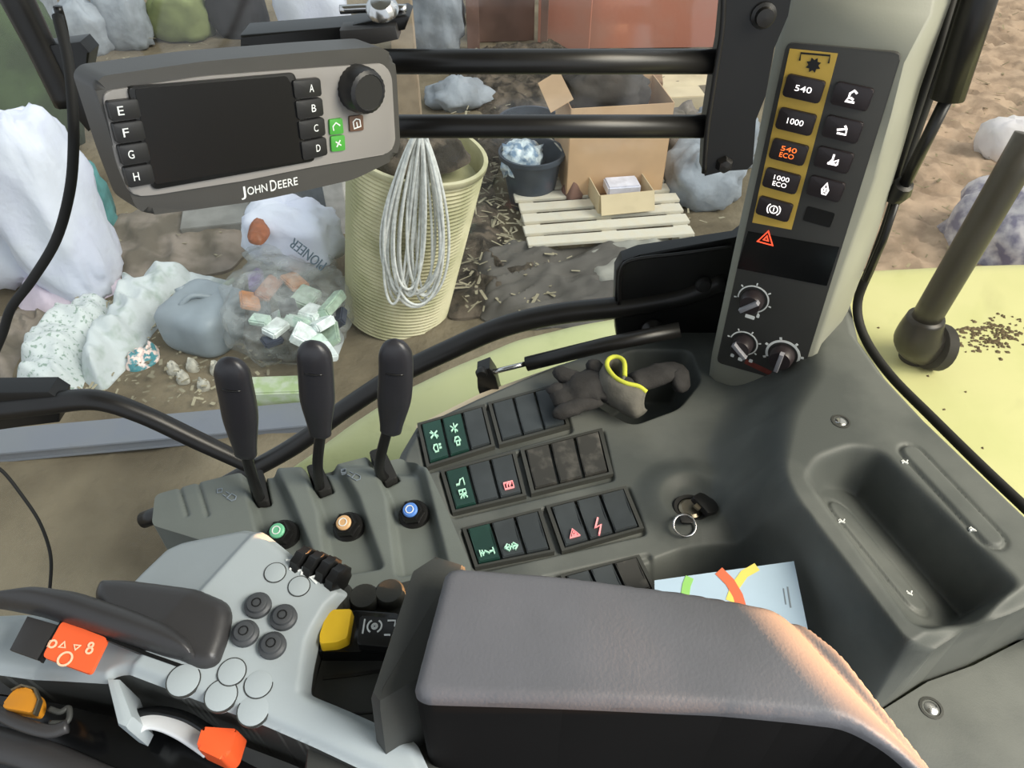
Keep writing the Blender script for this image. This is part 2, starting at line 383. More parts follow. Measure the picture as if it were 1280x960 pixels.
# ================================================================== side console body
ZC = 2.02; ZB = 2.10
PC = Z(ZC)
def xy(px, py, z): p = atz(px, py, z); return (p.x, p.y)
console_out = [xy(520, 527, ZC), xy(600, 490, ZC), xy(690, 452, ZC), xy(775, 424, ZC), xy(850, 405, ZC), xy(930, 380, ZC + .02), xy(1000, 372, ZB-.02),
    xy(1066, 372, ZB), xy(1076, 418, ZB), xy(1110, 465, ZB), xy(1160, 518, ZB), xy(1290, 640, ZB), xy(1400, 745, ZB), xy(1400, 780, ZC + .01), xy(1280, 790, ZC), xy(1215, 822, ZC), xy(1160, 842, ZC), xy(1100, 882, ZC), xy(900, 960, ZC),
    xy(560, 900, ZC), xy(440, 760, ZC), xy(470, 640, ZC), xy(500, 560, ZC)]
block = rounded([xy(1030, 360, ZB), xy(1035, 470, ZB), xy(1000, 520, ZB), xy(985, 590, ZB), xy(1000, 622, ZB), xy(1135, 800, ZB), xy(1170, 806, ZB), xy(1290, 750, ZB), xy(1500, 740, ZB), xy(1500, 500, ZB), xy(1200, 300, ZB)], .012)
blk_wall = [xy(1030, 360, ZB), xy(925, 430, ZC), xy(880, 560, ZC), xy(890, 640, ZC), xy(1088, 893, ZC), xy(1330, 800, ZC), xy(1500, 740, ZC), xy(1500, 500, ZB), xy(1200, 300, ZB)]
tray = rounded([xy(1006, 596, ZB), xy(1022, 570, ZB), xy(1064, 555, ZB), xy(1100, 560, ZB), xy(1276, 728, ZB), xy(1234, 770, ZB), xy(1166, 788, ZB), xy(1138, 778, ZB)], .01)
ta, tb = Vector(xy(1006, 596, ZB)), Vector(xy(1138, 778, ZB))
tn = (tb - ta).normalized(); tn = Vector((-tn.y, tn.x))
if tn.dot(Vector(xy(1200, 640, ZB)) - ta) < 0: tn = -tn
def pill(p, q, r, z): 
    a, b = Vector(xy(*p, z)), Vector(xy(*q, z)); t = (b - a).normalized(); s = Vector((-t.y, t.x)); out = []
    a0 = math.atan2(s.y, s.x)
    for i in range(9): an = a0 + math.pi * i / 8; out.append((a.x + r * math.cos(an), a.y + r * math.sin(an)))
    for i in range(9): an = a0 + math.pi + math.pi * i / 8; out.append((b.x + r * math.cos(an), b.y + r * math.sin(an)))
    return out
pill_l = pill((1056, 630), (1152, 738), .0130, ZB - .018)
pill_r = pill((1140, 566), (1240, 672), .0105, ZB)
pocket = rounded([xy(742, 470, ZC), xy(790, 440, ZC), xy(860, 440, ZC), xy(872, 475, ZC), xy(845, 508, ZC), xy(790, 528, ZC), xy(750, 505, ZC)], .01)
cubby = rounded([xy(792, 712, ZC), xy(850, 690, ZC), xy(940, 682, ZC), xy(975, 705, ZC), xy(1020, 790, ZC), xy(1040, 860, ZC), xy(800, 900, ZC)], .008)
keyc = xy(862, 640, ZC); boss = circ(keyc[0] + .004, keyc[1] + .012, .046, 28)
row_sl = []
RK = [[(520, 533), (700, 482), (716, 540), (532, 592)], [(549, 592), (755, 538), (768, 600), (566, 648)], [(576, 664), (786, 608), (808, 668), (594, 716)], [(676, 722), (812, 692), (835, 740), (700, 780)]]
for r in RK: row_sl.append(rounded([xy(*p, ZC) for p in r], .004))
frontdrop = [xy(520, 527, ZC), xy(600, 490, ZC), xy(690, 452, ZC), xy(775, 424, ZC), xy(850, 400, ZC), xy(700, 380, ZC), xy(400, 500, ZC)]
def fcon(U, V):
    dT = -sdf(block, U, V); dW = sdf(blk_wall, U, V)     # + inside block top ; + outside wall foot
    t = np.where(dT > 0, 1.0, np.clip(-dW, 0, 1) / (np.clip(-dW, 0, 1) + np.clip(-dT, 1e-6, 9)))
    H = (ZB - ZC) * ss(t) 
    # tray trough: gently sloping left side, steep right wall
    td = -sdf(tray, U, V); lean = (U - ta.x) * tn.x + (V - ta.y) * tn.y
    dep = .006 + .048 * np.clip(lean / .085, 0, 1.15)
    H = H - dep * ss(td / .017) - .006 * ss((td + .004) / .012)
    for pl_, k in ((pill_l, 1), (pill_r, 1)):
        d = sdf(pl_, U, V); H = H - .0020 * np.exp(-(d / .0021) ** 2) + (.0016 * ss(-d / .004) if k else 0)
    H = H - .075 * ins(pocket, U, V, .020, .7)
    H = H - .040 * ins(cubby, U, V, .016, .7)
    d = sdf(boss, U, V); H = H + .009 * ss(.5 - d / .03) - .007 * ss(-(d + .012) / .02)
    H = H - .006 * ss(1 - np.hypot(U - keyc[0], V - keyc[1]) / .016)
    for r in row_sl: H = H - .0045 * ins(r, U, V, .004, .5)
    # soft outer lip toward the window
    do = -sdf(console_out, U, V); H = H - .010 * (1 - ss(do / .012))
    # gentle moulded undulation
    return H
con = hfield('side_console', PC, console_out, .0015, fcon, M['console'], skirt=.10)
tag(con, 'moulded dark grey cab side console carrying the switches, key and tray', 'console')
def surf(px, py):
    """point of the console surface seen at a pixel"""
    z = ZC
    for _ in range(12):
        p = atz(px, py, z); h = float(fcon(np.array([p.x]), np.array([p.y]))[0]); z = z + (ZC + h - z) * .6
    return atz(px, py, z)
# trim screw on the console beside the pillar foot
def screw(px, py, n=(0, 0, 1), name='trim_screw', label='', p=None, r=.0065):
    p = p or surf(px, py); t = thing(name, label, 'screw', p)
    lathe('recess_ring', p, n, [(r * 1.35, -.002), (r * 1.35, .0006), (r * 1.05, .0008), (r * .95, -.0005)], M['charcoal'], t, 20)
    lathe('screw_head', p, n, [(r * .8, -.002), (r * .8, .0002), (r * .55, .0012), (.0001, .0014)], M['chrome'], t, 16)
    return t
screw(1051, 527, label='small steel screw in the console beside the pillar foot')
# lower rear panel beyond the seam
PLW = Z(ZC - .012)
lp = prism('lower_panel', PLW, [xy(*q, ZC - .012) for q in [(1096, 892), (1160, 852), (1216, 832), (1290, 794), (1400, 760), (1420, 1150), (1040, 1100), (1010, 930)]], -.05, 0, M['console'], bev=.003)
tag(lp, 'dark lower trim panel past the seam at the bottom right corner', 'panel')
screw(1164, 885, label='recessed screw in the lower trim panel near the bottom right', p=PLW.w(1164, 885), r=.0068)
# white cup and hook marks on the tray rims
marks = con
for (px, py) in ((1052, 652), (1136, 742), (1131, 578), (1216, 662)):
    p = surf(px, py); q = Pl(p, (0, 0, 1), (1, 0, 0)); strokes('symbol', q, [[(-.003, -.002), (-.001, .002), (.001, -.001), (.003, .002)], [(-.003, .001), (.002, -.002)]], .0011, -.001, .0012, M['white'], marks)

# ================================================================== rocker switch modules
def lerp2(q, s, t):
    a = (q[0][0] * (1-s) + q[1][0] * s, q[0][1] * (1-s) + q[1][1] * s); b = (q[3][0] * (1-s) + q[2][0] * s, q[3][1] * (1-s) + q[2][1] * s)
    return (a[0] * (1-t) + b[0] * t, a[1] * (1-t) + b[1] * t)
PS = Z(ZC - .0045)
ICON = {
 'lights': [[(-.5, .7), (.5, .3)], [(-.5, .3), (.5, .7)], [(-.3, .8), (.3, .2)], [(.1, -.3), (.1, -.8), (-.3, -.8), (-.45, -.55), (-.3, -.3), (.1, -.3)], [(.3, -.35), (.6, -.35)], [(.3, -.6), (.6, -.6)]],
 'lamps2': [[(-.5, .75), (.3, .25)], [(-.5, .35), (.5, .75)], [(0, .9), (0, .2)], [(-.4, -.5), (.4, -.5), (.2, -.2), (-.2, -.2), 'c'], [(-.2, -.5), (-.2, -.8), (.2, -.8), (.2, -.5)]],
 'worklight': [[(-.5, .3), (-.1, .3), (.1, .6), (.5, .7), (.5, .2)], [(-.4, -.2), (.4, -.2), (.4, -.5), (-.4, -.5), 'c'], [(-.4, -.8), (0, -.5), (.4, -.8)], [(0, -.2), (0, -.8)]],
 'demist': [[(-.5, -.4), (-.5, .4), (.5, .4), (.5, -.4), 'c'], [(-.2, -.2), (-.2, .1), (0, .3)], [(.1, -.2), (.1, .1), (.3, .2)]],
 'axle': [[(-.7, .35), (-.7, -.35)], [(.7, .35), (.7, -.35)], [(-.7, 0), (-.25, 0)], [(.25, 0), (.7, 0)], [(-.2, .2), (.2, -.2)], [(-.45, .3), (-.45, -.3)]],
 'arrows': [[(-.7, 0), (.7, 0)], [(-.3, .4), (-.7, 0), (-.3, -.4)], [(.3, .4), (.7, 0), (.3, -.4)], [(-.15, .3), (-.15, -.3)], [(.15, .3), (.15, -.3)]],
 'hazard': [[(-.5, -.4), (0, .45), (.5, -.4), 'c'], [(-.22, -.22), (0, .15), (.22, -.22), 'c']],
 'bolt': [[(.25, .9), (-.35, -.05), (.30, .10), (-.25, -.9)]]}
def module(quad, label, cells, xr=None, n=3):
    c = [PS.uv(*p) for p in quad]; ctr = Vector((sum(p[0] for p in c)/4, sum(p[1] for p in c)/4))
    t = thing('switch_module', label, 'switch', PS.pt(ctr.x, ctr.y), 'rocker switch modules on the side console')
    G = lambda s, u: PS.uv(*lerp2(quad, s, u))
    # frame: four bars and dividers
    bm = bmesh.new()
    def bar(s0, s1, u0, u1, h0, h1):
        v = [G(s0, u0), G(s1, u0), G(s1, u1), G(s0, u1)]
        lo = [bm.verts.new(PS.pt(*p, h0)) for p in v]; hi = [bm.verts.new(PS.pt(*p, h1)) for p in v]
        bm.faces.new(lo); bm.faces.new(hi)
        for i in range(4): bm.faces.new((lo[i], lo[(i+1) % 4], hi[(i+1) % 4], hi[i]))
    e = .045
    bar(0, 1, 0, .05, -.004, .0065); bar(0, 1, .95, 1, -.004, .0065); bar(0, e, .05, .95, -.004, .0065); bar(1-e, 1, .05, .95, -.004, .0065)
    bar(e, 1-e, .05, .95, -.006, -.002)
    bobj('switch_frame', bm, M['charcoal'], t)
    wcell = (1 - 2*e) / n
    for i, (mt, ic, im) in enumerate(cells):
        s0, s1 = e + i*wcell + .018, e + (i+1)*wcell - .018
        q = [G(s0, .09), G(s1, .09), G(s1, .91), G(s0, .91)]
        # rocker with a wedge-shaped top: low edge and high edge
        bm = bmesh.new(); lo = [bm.verts.new(PS.pt(*p, -.002)) for p in q]
        mid = [G(s0, .5), G(s1, .5)]
        hi = [bm.verts.new(PS.pt(*q[0], .0095)), bm.verts.new(PS.pt(*q[1], .0095)), bm.verts.new(PS.pt(*mid[1], .0065)), bm.verts.new(PS.pt(*q[2], .0075)), bm.verts.new(PS.pt(*q[3], .0075)), bm.verts.new(PS.pt(*mid[0], .0065))]
        bm.faces.new(lo[::-1]); f1 = bm.faces.new((hi[0], hi[1], hi[2], hi[5])); f2 = bm.faces.new((hi[5], hi[2], hi[3], hi[4]))
        bm.faces.new((lo[0], lo[1], hi[1], hi[0])); bm.faces.new((lo[1], lo[2], hi[3], hi[2], hi[1])); bm.faces.new((lo[2], lo[3], hi[4], hi[3])); bm.faces.new((lo[3], lo[0], hi[0], hi[5], hi[4]))
        bmesh.ops.bevel(bm, geom=list(set(f1.edges) | set(f2.edges)), offset=.0009, segments=2, affect='EDGES')
        rk = bobj('rocker', bm, M[mt], t, True, 35)
        if ic:
            a, b, cc, d = [Vector(G(s, u)) for s, u in ((s0, .55), (s1, .55), (s1, .9), (s0, .9))] if ic not in ('lights', 'lamps2', 'worklight') else [Vector(G(s, u)) for s, u in ((s0, .2), (s1, .2), (s1, .85), (s0, .85))]
            cen = (a + b + cc + d) / 4; ex = (b - a) / 2 * .8; ey = (a - d) / 2 * .9
            if ic in ('hazard', 'bolt', 'demist', 'axle', 'arrows'): ey = ey.normalized() * ex.length * 1.15; ex = ex * 1.1
            lines = [['c' if p == 'c' else tuple(cen + ex * p[0] + ey * p[1]) for p in ln] for ln in ICON[ic]]
            strokes('symbol', PS, lines, .0011 if ic != 'bolt' else .0016, .0062, .0092, M[im], rk)
    return t
R_, G_, D_ = 'rocker', 'rockerg', 'rockerdirt'
module([(522, 534), (606, 510), (619, 562), (534, 589)], 'top left switch module with two green light symbols and one blank', [(G_, 'lights', 'mint'), (G_, 'lamps2', 'mint'), (R_, None, None)])
module([(610, 508), (697, 484), (712, 537), (624, 561)], 'blank switch module in the top row beside the dirty glove', [(R_, None, None), (R_, None, None), (R_, None, None)])
module([(551, 593), (644, 568), (658, 624), (566, 646)], 'middle left switch module with green lamp and red demister symbols', [(G_, 'worklight', 'mint'), (R_, None, None), (R_, 'demist', 'pink')])
module([(650, 566), (752, 540), (766, 597), (664, 622)], 'dust covered blank switch module in the middle row', [(D_, None, None), (D_, None, None), (D_, None, None)])
module([(578, 665), (676, 640), (693, 694), (594, 714)], 'bottom left switch module with green axle and double arrow symbols', [(G_, 'axle', 'mint'), (R_, 'arrows', 'mint'), (R_, None, None)])
module([(682, 637), (782, 612), (804, 665), (702, 694)], 'bottom right switch module with red hazard triangle and lightning bolt', [(R_, 'hazard', 'pink'), (R_, 'bolt', 'pink'), (R_, None, None)])
module([(700, 724), (798, 698), (820, 742), (722, 772)], 'switch module mostly hidden behind the armrest top edge', [(R_, None, None), (R_, None, None), (D_, None, None)])

# ================================================================== control pillar
PN = Vector((-.5, -.866, .02)).normalized()
PP = Pl(atz(950, 468, ZC + .03), PN)
PB = PP.up(-.070); PBB = PP.up(-.14)
piv = thing('control_pillar', 'grey pillar with lit push buttons and rotary knobs on its face', 'control panel', PP.w(950, 470))
rowsL = [(-90, 1007), (0, 987), (52, 972), (113, 960), (190, 946), (300, 922), (390, 903), (446, 891), (500, 884)]
inR = {-90: 1185, 0: 1165, 52: 1134, 113: 1118, 190: 1095, 300: 1055, 390: 1024, 446: 1009, 500: 994}
ouR = {-90: 1205, 0: 1190, 52: 1171, 113: 1150, 190: 1128, 300: 1094, 390: 1060, 446: 1030, 500: 1003}
vs, fs = [], []
for y, xl in rowsL:
    yr = y + 8 + (xl - 880) * 0.0
    slope = .10 + .14 * max(0, min(1, (y - 50) / 400))
    xr, xo = inR[y], ouR[y]; a = PP.w(xl, y); b = PP.w(xl + 4, y + .5)
    zz = a.z
    def atpl(pl, x):   # point of a plane at image column x and height zz
        # solve by stepping the row
        lo, hi = y - 60, y + 160
        for _ in range(40):
            mid = (lo + hi) / 2
            if pl.w(x, mid).z > zz: lo = mid
            else: hi = mid
        return pl.w(x, lo)
    tb_k = max(0, 44 - y) / 134 * .045
    ring = [atpl(PBB, xl + 20), atpl(PP.up(-.006 - tb_k), xl - 1), atpl(PP.up(-tb_k), xl + 7), atpl(PP.up(-tb_k), xr - 4), atpl(PP.up(-.004 - tb_k), xr + 2), atpl(PB, xo), atpl(PBB, xo - 8)]
    vs += ring
k = 7
for i in range(len(rowsL) - 1):
    for j in range(k): fs.append((i*k+j, i*k+(j+1) % k, (i+1)*k+(j+1) % k, (i+1)*k+j))
fs.append(tuple(range(k))); fs.append(tuple((len(rowsL)-1)*k + j for j in range(k))[::-1])
pb = mobj('pillar_body', vs, fs, M['pillar'], piv, False)
try: pb.data.polygons.foreach_set('use_smooth', [True]*len(pb.data.polygons)); pb.data.set_sharp_from_angle(angle=math.radians(50))
except Exception: pass
# inset face
fq = PP.poly([(984, 52), (1128, 66), (999, 481), (896, 452)])
prism('fascia_panel', PP, rounded(fq, .006), -.004, .0016, M['fascia'], piv, bev=.0008)
sq = PP.poly([(988, 60), (1048, 66), (990, 286), (941, 277)])
prism('ochre_decal', PP, sq, .0012, .0021, M['yellowstrip'], piv)
gc = Vector(PP.uv(1018, 78)); ga_ = Vector(PP.uv(1040, 80)) - gc; gx = ga_.normalized(); gy = Vector((-gx.y, gx.x))
strokes('shaft_symbol', PP, [[tuple(gc + gx*a + gy*b) for a, b in ((-.0115, .001), (-.0115, .0070), (.0115, .0070), (.0115, .001))]], .0014, .0018, .0026, M['black'], piv)
gear = []
for i_ in range(16): gear.append(tuple(gc + gx*(math.cos(i_*math.pi/8)*(.0062 if i_ % 2 else .0040)) + gy*(math.sin(i_*math.pi/8)*(.0062 if i_ % 2 else .0040) - .0015)))
prism('shaft_symbol', PP, gear, .0018, .0026, M['black'], piv)
dq = PP.poly([(936, 288), (1050, 308), (1034, 356), (922, 334)])
prism('warning_window', PP, dq, .0014, .0024, M['gloss'], piv)
dirv = Vector(PP.uv(1010, 125)) - Vector(PP.uv(970, 255)); rotb = math.atan2(dirv.y, dirv.x) - math.pi/2
def cst(s): a = PP.uv(*s); return Vector(a)
bw = (cst((1030, 113)) - cst((982, 108))).length; bh = (cst((1008, 96)) - cst((1003, 124))).length
def tribolt(c, r): return [[(c.x - r, c.y - r*.8), (c.x, c.y + r), (c.x + r, c.y - r*.8), 'c'], [(c.x - r*.3, c.y - r*.35), (c.x, c.y + r*.3), (c.x + r*.3, c.y - r*.35), 'c']]
for (px, py), tx, mt in (((1006, 109), ['540'], 'lit'), ((996, 150), ['1000'], 'lit'), ((987, 188), ['540', 'ECO'], 'litorange'), ((978, 224), ['1000', 'ECO'], 'lit'), ((969, 259), None, 'lit')):
    c = cst((px, py)); b = prism('push_button', PP, rounded(rect(c.x, c.y, bw, bh, 0, rot=rotb), .003), .001, .0052, M['btn'], piv, bev=.001)
    if tx and len(tx) == 1: text('lettering', tx[0], PP, (c.x, c.y), bw * .44, M[mt], b, hgt=bh*.27, h=.0051)
    elif tx:
        text('lettering', tx[0], PP, (c.x, c.y + bh*.15), bw * .44, M[mt], b, hgt=bh*.24, h=.0051); text('lettering', tx[1], PP, (c.x - .0005, c.y - bh*.17), bw * .40, M[mt], b, hgt=bh*.24, h=.0051)
    else: strokes('symbol', PP, [arc(c.x, c.y, bh*.2, 0, 360), arc(c.x, c.y, bh*.33, -50, 50, 8), arc(c.x, c.y, bh*.33, 130, 230, 8), [(c.x, c.y+bh*.1), (c.x, c.y-bh*.1)]], .0009, .005, .0056, M['lit'], b)
sym = {'hook': [[(.5, .5), (.1, .8), (-.3, .4), (-.3, -.2), (-.6, -.6), (.5, -.6)], [(-.1, -.1), (.3, -.3)]], 'seat': [[(-.5, -.5), (.6, -.5), (.5, .2), (.1, .1), (-.6, -.1)], [(.2, .6), (.5, .2)]],
       'pull': [[(-.5, -.6), (-.1, .1), (-.1, .8)], [(-.6, -.5), (.6, -.5)], [(.1, -.2), (.6, .2), (.6, -.5)], [(-.2, -.2), (.1, -.2)]], 'drop': [[(0, .9), (-.4, -.1), (-.2, -.7), (.25, -.7), (.4, -.1), 'c'], [(0, .2), (0, -.4)]]}
for (px, py), s in (((1066, 119), 'hook'), ((1054, 160), 'seat'), ((1043, 198), 'pull'), ((1033, 234), 'drop')):
    c = cst((px, py)); b = prism('push_button', PP, rounded(rect(c.x, c.y, bw*.95, bh, 0, rot=rotb), .003), .001, .0046, M['btn'], piv, bev=.001)
    lines = [['c' if q == 'c' else (c.x + q[0]*bh*.36, c.y + q[1]*bh*.36) for q in ln] for ln in sym[s]]
    strokes('symbol', PP, lines, .0017, .0044, .0050, M['lit'], b)
c = cst((1024, 270)); prism('blank_cover', PP, rounded(rect(c.x, c.y, bw*.8, bh*.8, 0, rot=rotb), .002), .001, .0022, M['black'], piv)
c = cst((959, 296)); strokes('warning_triangle', PP, tribolt(c, .0075), .0022, .0023, .0029, M['litred'], piv)
for (px, py), r, a0, pang, sc in (((942, 373), .0118, -60, 45, 0), ((930, 428), .0112, -80, -40, 1), ((979, 442), .0128, -40, 88, 2)):
    c = cst((px, py)); p = PP.pt(c.x, c.y, .0014)
    kn = lathe('rotary_knob', p, PP.n, [(r, 0), (r, .004), (r*.93, .012), (r*.85, .014), (.0001, .0142)], M['btn'], piv, 28)
    a = math.radians(pang); d = Vector((math.cos(a), math.sin(a))); s = Vector((-d.y, d.x)); w_ = .0022
    P1 = [tuple(c + d*r*.95 + s*w_), tuple(c + d*r*.95 - s*w_), tuple(c - d*r*.9 - s*w_), tuple(c - d*r*.9 + s*w_)]
    prism('pointer_ridge', PP, P1, .014, .0205, mat('knob_pointer_%d' % sc, (132, 132, 138), .4, var=0), kn, bev=.0008)
    strokes('dial_scale', PP, [arc(c.x, c.y, r*1.32, a0, a0 + 250, 30)] + ([[(c.x + math.cos(math.radians(q))*r*1.45, c.y + math.sin(math.radians(q))*r*1.45), (c.x + math.cos(math.radians(q))*r*1.68, c.y + math.sin(math.radians(q))*r*1.68)] for q in range(a0, a0+251, 50)]), .0014 if sc < 2 else .0026, .0014, .002, M['white'], piv)
for (px, py), w_ in (((938, 395), .010), ((948, 394), .003), ((916, 443), .004), ((926, 448), .005), ((939, 450), .004)):
    c = cst((px, py)); prism('printed_mark', PP, rounded(rect(c.x, c.y, w_, .0042, 0), .001), .0014, .002, M['white'], piv)
c = cst((948, 458)); prism('red_print', PP, rounded(rect(c.x, c.y, .030, .0065, 0, rot=-.15), .001), .0014, .0019, M['dred'], piv)
slot = piv
lathe('slot_plug', PB.w(1047, 411) , PP.u, [(.003, -.004), (.003, .0035), (.0001, .0037)], M['black'], slot, 12)
# ================================================================== lever quadrant with three levers
ZQ = 2.05; PQ = Z(ZQ)
q = lambda *p: [xy(a, b, ZQ) for a, b in p]
qo = rounded(q((196, 668), (200, 630), (250, 616), (302, 603), (335, 598), (385, 588), (455, 570), (500, 560), (530, 585), (556, 640), (590, 720), (575, 780), (400, 790), (300, 700)), .006)
chn = [rounded(q((306, 596), (345, 590), (368, 640), (400, 720), (340, 730), (322, 655)), .004), rounded(q((380, 585), (418, 578), (448, 630), (480, 720), (415, 730), (402, 650)), .004), rounded(q((457, 562), (503, 550), (530, 600), (560, 720), (500, 730), (487, 632)), .004)]
slots = [q((312, 596), (330, 592), (338, 632), (322, 634)), q((384, 588), (402, 584), (416, 616), (400, 622)), q((462, 570), (480, 564), (498, 602), (482, 610))]
seams = [q((229, 618), (240, 655)), q((252, 612), (265, 655))]
Yb = xy(400, 590, ZQ)[1]
def fq_(U, V):
    H = .014 * np.ones_like(U)
    for c in chn: H = H - .013 * ins(c, U, V, .008, .6)
    for s in slots: H = H - .012 * ins(s, U, V, .004, .5)
    back = Yb + .006 - V + 0.0; H = H - .016 * (1 - ss((back + .006) / .030)) ** 2
    for (a, b) in seams:
        a, b = np.array(a), np.array(b); e = b - a; L = e @ e; t = np.clip(((U-a[0])*e[0] + (V-a[1])*e[1]) / L, 0, 1)
        d = np.hypot(U-a[0]-t*e[0], V-a[1]-t*e[1]); H = H - .003 * np.exp(-(d/.0016)**2)
    H = H + .004 * (1 - ss((V - (Yb - .09)) / .06)) * 0
    return H
qd = thing('lever_quadrant', 'curved dark grey housing with three slots that the black levers stand in', 'lever housing', PQ.pt(*xy(400, 640, ZQ)))
hfield('housing', PQ, qo, .0016, fq_, M['quad'], qd, skirt=.06)
for i, s in enumerate(slots): prism('slot_boot', PQ, rounded(s, .003), -.006, .007, M['rubber'], qd, bev=.001)
for (px, py) in ((283, 619), (438, 594)):
    p = xy(px, py, ZQ + .013); qp = Pl((p[0], p[1], ZQ + .0135), (0, 0, 1), (.85, -.5, 0))
    strokes('speed_symbol', qp, [[(-.011, 0), (-.008, .003), (-.005, 0), (-.008, -.003), 'c'], [(-.002, .002), (.002, .002)], [(-.002, -.002), (.002, -.002)], [(.004, .003), (.010, .003), (.012, 0), (.010, -.003), (.004, -.003), 'c']], .0007, -.002, .0016, M['greycap'], qd)
def lever(base, stem, head, label):
    B = atz(base[0], base[1], ZQ + .002); P = YP(B.y - .004); t = thing('control_lever', label, 'lever', B, 'black hydraulic control levers')
    tube('stem', [B - Vector((0, 0, .012)), B] + [P.w(*p) for p in stem], .0048, M['black'], t)
    H = [P.w(*p) for p in head]; path = smooth_path(H, 7); m_ = len(path); vs, fs = [], []; sg = 20; hw = .0152
    for i in range(m_):
        s = i / (m_ - 1); w_ = (.62 + .38 * ss(np.float64(s / .45))) * (1 - .10 * s); w_ *= math.sqrt(max(.02, 1 - max(0, (s - .80) / .20) ** 2)) if s > .80 else 1
        w_ *= math.sqrt(min(1, .35 + s / .05)) if s < .04 else 1
        d_ = (path[min(i+1, m_-1)] - path[max(i-1, 0)]).normalized(); sx_ = Vector((1, 0, 0)); sx_ = (sx_ - d_ * sx_.dot(d_)).normalized(); sy_ = d_.cross(sx_)
        for j in range(sg):
            a_ = 2 * math.pi * j / sg; ca, sa = math.cos(a_), math.sin(a_); ca = math.copysign(abs(ca) ** .8, ca); sa = math.copysign(abs(sa) ** .8, sa)
            vs.append(path[i] + sx_ * (hw * w_ * ca) + sy_ * (hw * .62 * w_ * sa))
    for i in range(m_ - 1):
        for j in range(sg): fs.append((i*sg+j, i*sg+(j+1) % sg, (i+1)*sg+(j+1) % sg, (i+1)*sg+j))
    fs.append(tuple(range(sg))[::-1]); fs.append(tuple((m_-1)*sg + j for j in range(sg))); mobj('grip', vs, fs, M['grip'], t, True)
    # moulded ridge across the thumb face
    a = path[int(m_ * .72)]; d = (path[-1] - path[0]).normalized(); s = Vector((1, 0, 0)); s = (s - d * s.dot(d)).normalized()
    f = Vector((0, -1, 0)); f = (f - d * f.dot(d)).normalized()
    tube('thumb_ridge', [a - s*.007 + f*.0078, a + f*.0092, a + s*.007 + f*.0078], .0009, M['black'], t, k=3, seg=6)
lever((326, 626), [(314, 592), (305, 556)], [(308, 572), (303, 540), (298, 505), (292, 475), (287, 447)], 'leftmost of the three black levers, leaning left over the seam')
lever((400, 612), [(397, 580), (401, 538)], [(401, 546), (398, 515), (396, 485), (394, 455), (390, 426)], 'middle black lever of three, standing upright')
lever((482, 600), [(474, 582), (486, 530)], [(488, 542), (491, 515), (494, 485), (495, 455), (493, 424)], 'rightmost of the three black levers, with a bent stem')
def hexknob(px, py, cap, label, z):
    p = atz(px, py, z); n = Vector((-.12, -.35, 1)); n.normalize(); t = thing('flow_knob', label, 'knob', p, 'lever flow knobs')
    lathe('collar', p - n*.014, n, [(.0145, -.006), (.0145, 0), (.0135, .004), (.010, .005)], M['black'], t, 24)
    lathe('knob_body', p - n*.012, n, [(.0112, 0), (.0112, .010), (.0095, .0125)], M['black'], t, 6, smooth=False)
    c = lathe('coloured_cap', p, n, [(.0068, -.001), (.0068, .002), (.0058, .003), (.0001, .0034)], mat(cap[0], cap[1], .4, var=.05), t, 20)
    strokes('cap_mark', Pl(p, n, (1, 0, 0)), [arc(0, 0, .0035, 0, 360, 12)], .0008, .003, .0038, M['white'], c)
hexknob(347, 664, ('green_cap', (110, 185, 145)), 'black hex knob with a pale green cap beside the first lever', ZQ + .016)
hexknob(430, 654, ('tan_cap', (205, 165, 120)), 'black hex knob with a tan cap in front of the middle lever', ZQ + .016)
hexknob(513, 638, ('blue_cap', (85, 130, 205)), 'black hex knob with a blue cap in front of the right lever', ZQ + .016)

# ================================================================== armrest control unit (front of the armrest)
K = Pl(atz(330, 780, 2.17), (.06, -.12, 1), (1, 0, 0)); kp = lambda *p: [K.uv(*a) for a in p]
ko = rounded(kp((118, 722), (150, 688), (188, 654), (210, 648), (300, 650), (330, 662), (365, 690), (400, 716), (436, 738), (416, 756), (396, 790), (388, 830), (384, 862), (430, 882), (520, 925), (560, 1010), (470, 968), (392, 931), (330, 904), (250, 874), (150, 836), (134, 838), (126, 846), (60, 832), (0, 820), (-60, 812), (-60, 738), (0, 736), (60, 738)), .004)
ridge = [Vector(K.uv(322, 662)), Vector(K.uv(243, 748))]
rdv = (ridge[1] - ridge[0]).normalized(); rn = Vector((rdv.y, -rdv.x));  rn = rn if rn.x < 0 else -rn
strip = kp((-60, 738), (10, 744), (120, 790), (240, 836), (400, 866), (560, 950), (700, 1200), (-60, 1200))
front = rounded(kp((-80, 806), (0, 818), (60, 828), (120, 842), (128, 846), (134, 838), (146, 832), (250, 872), (330, 900), (392, 932), (470, 960), (600, 1100), (-80, 1100)), .004)
well = rounded(kp((134, 846), (146, 836), (250, 876), (385, 932), (350, 962), (190, 925), (150, 900)), .004)
rightb = kp((440, 738), (404, 752), (378, 800), (368, 868), (460, 900), (600, 800))
topb = kp((190, 656), (330, 658), (370, 690), (440, 735), (400, 640), (200, 600))
def fk(U, V):
    dl = (U - ridge[0].x) * rn.x + (V - ridge[0].y) * rn.y
    H = -.034 * np.clip(dl / .07, 0, 1) - .0015 * ss(dl / .004)
    H = H - .0006 * ins(strip, U, V, .003, .5)
    H = H - .018 * ss((-sdf(rightb, U, V)) / .016)
    do = -sdf(ko, U, V); H = H - .006 * (1 - ss(do / .008)) ** 2
    return H
ku = thing('armrest_control_unit', 'grey hand control unit with round buttons at the front of the armrest', 'control unit', K.w(330, 780))
hfield('panel_shell', K, ko, .0016, fk, M['panel'], ku, skirt=.09, skirt_mat=M['charcoal'])
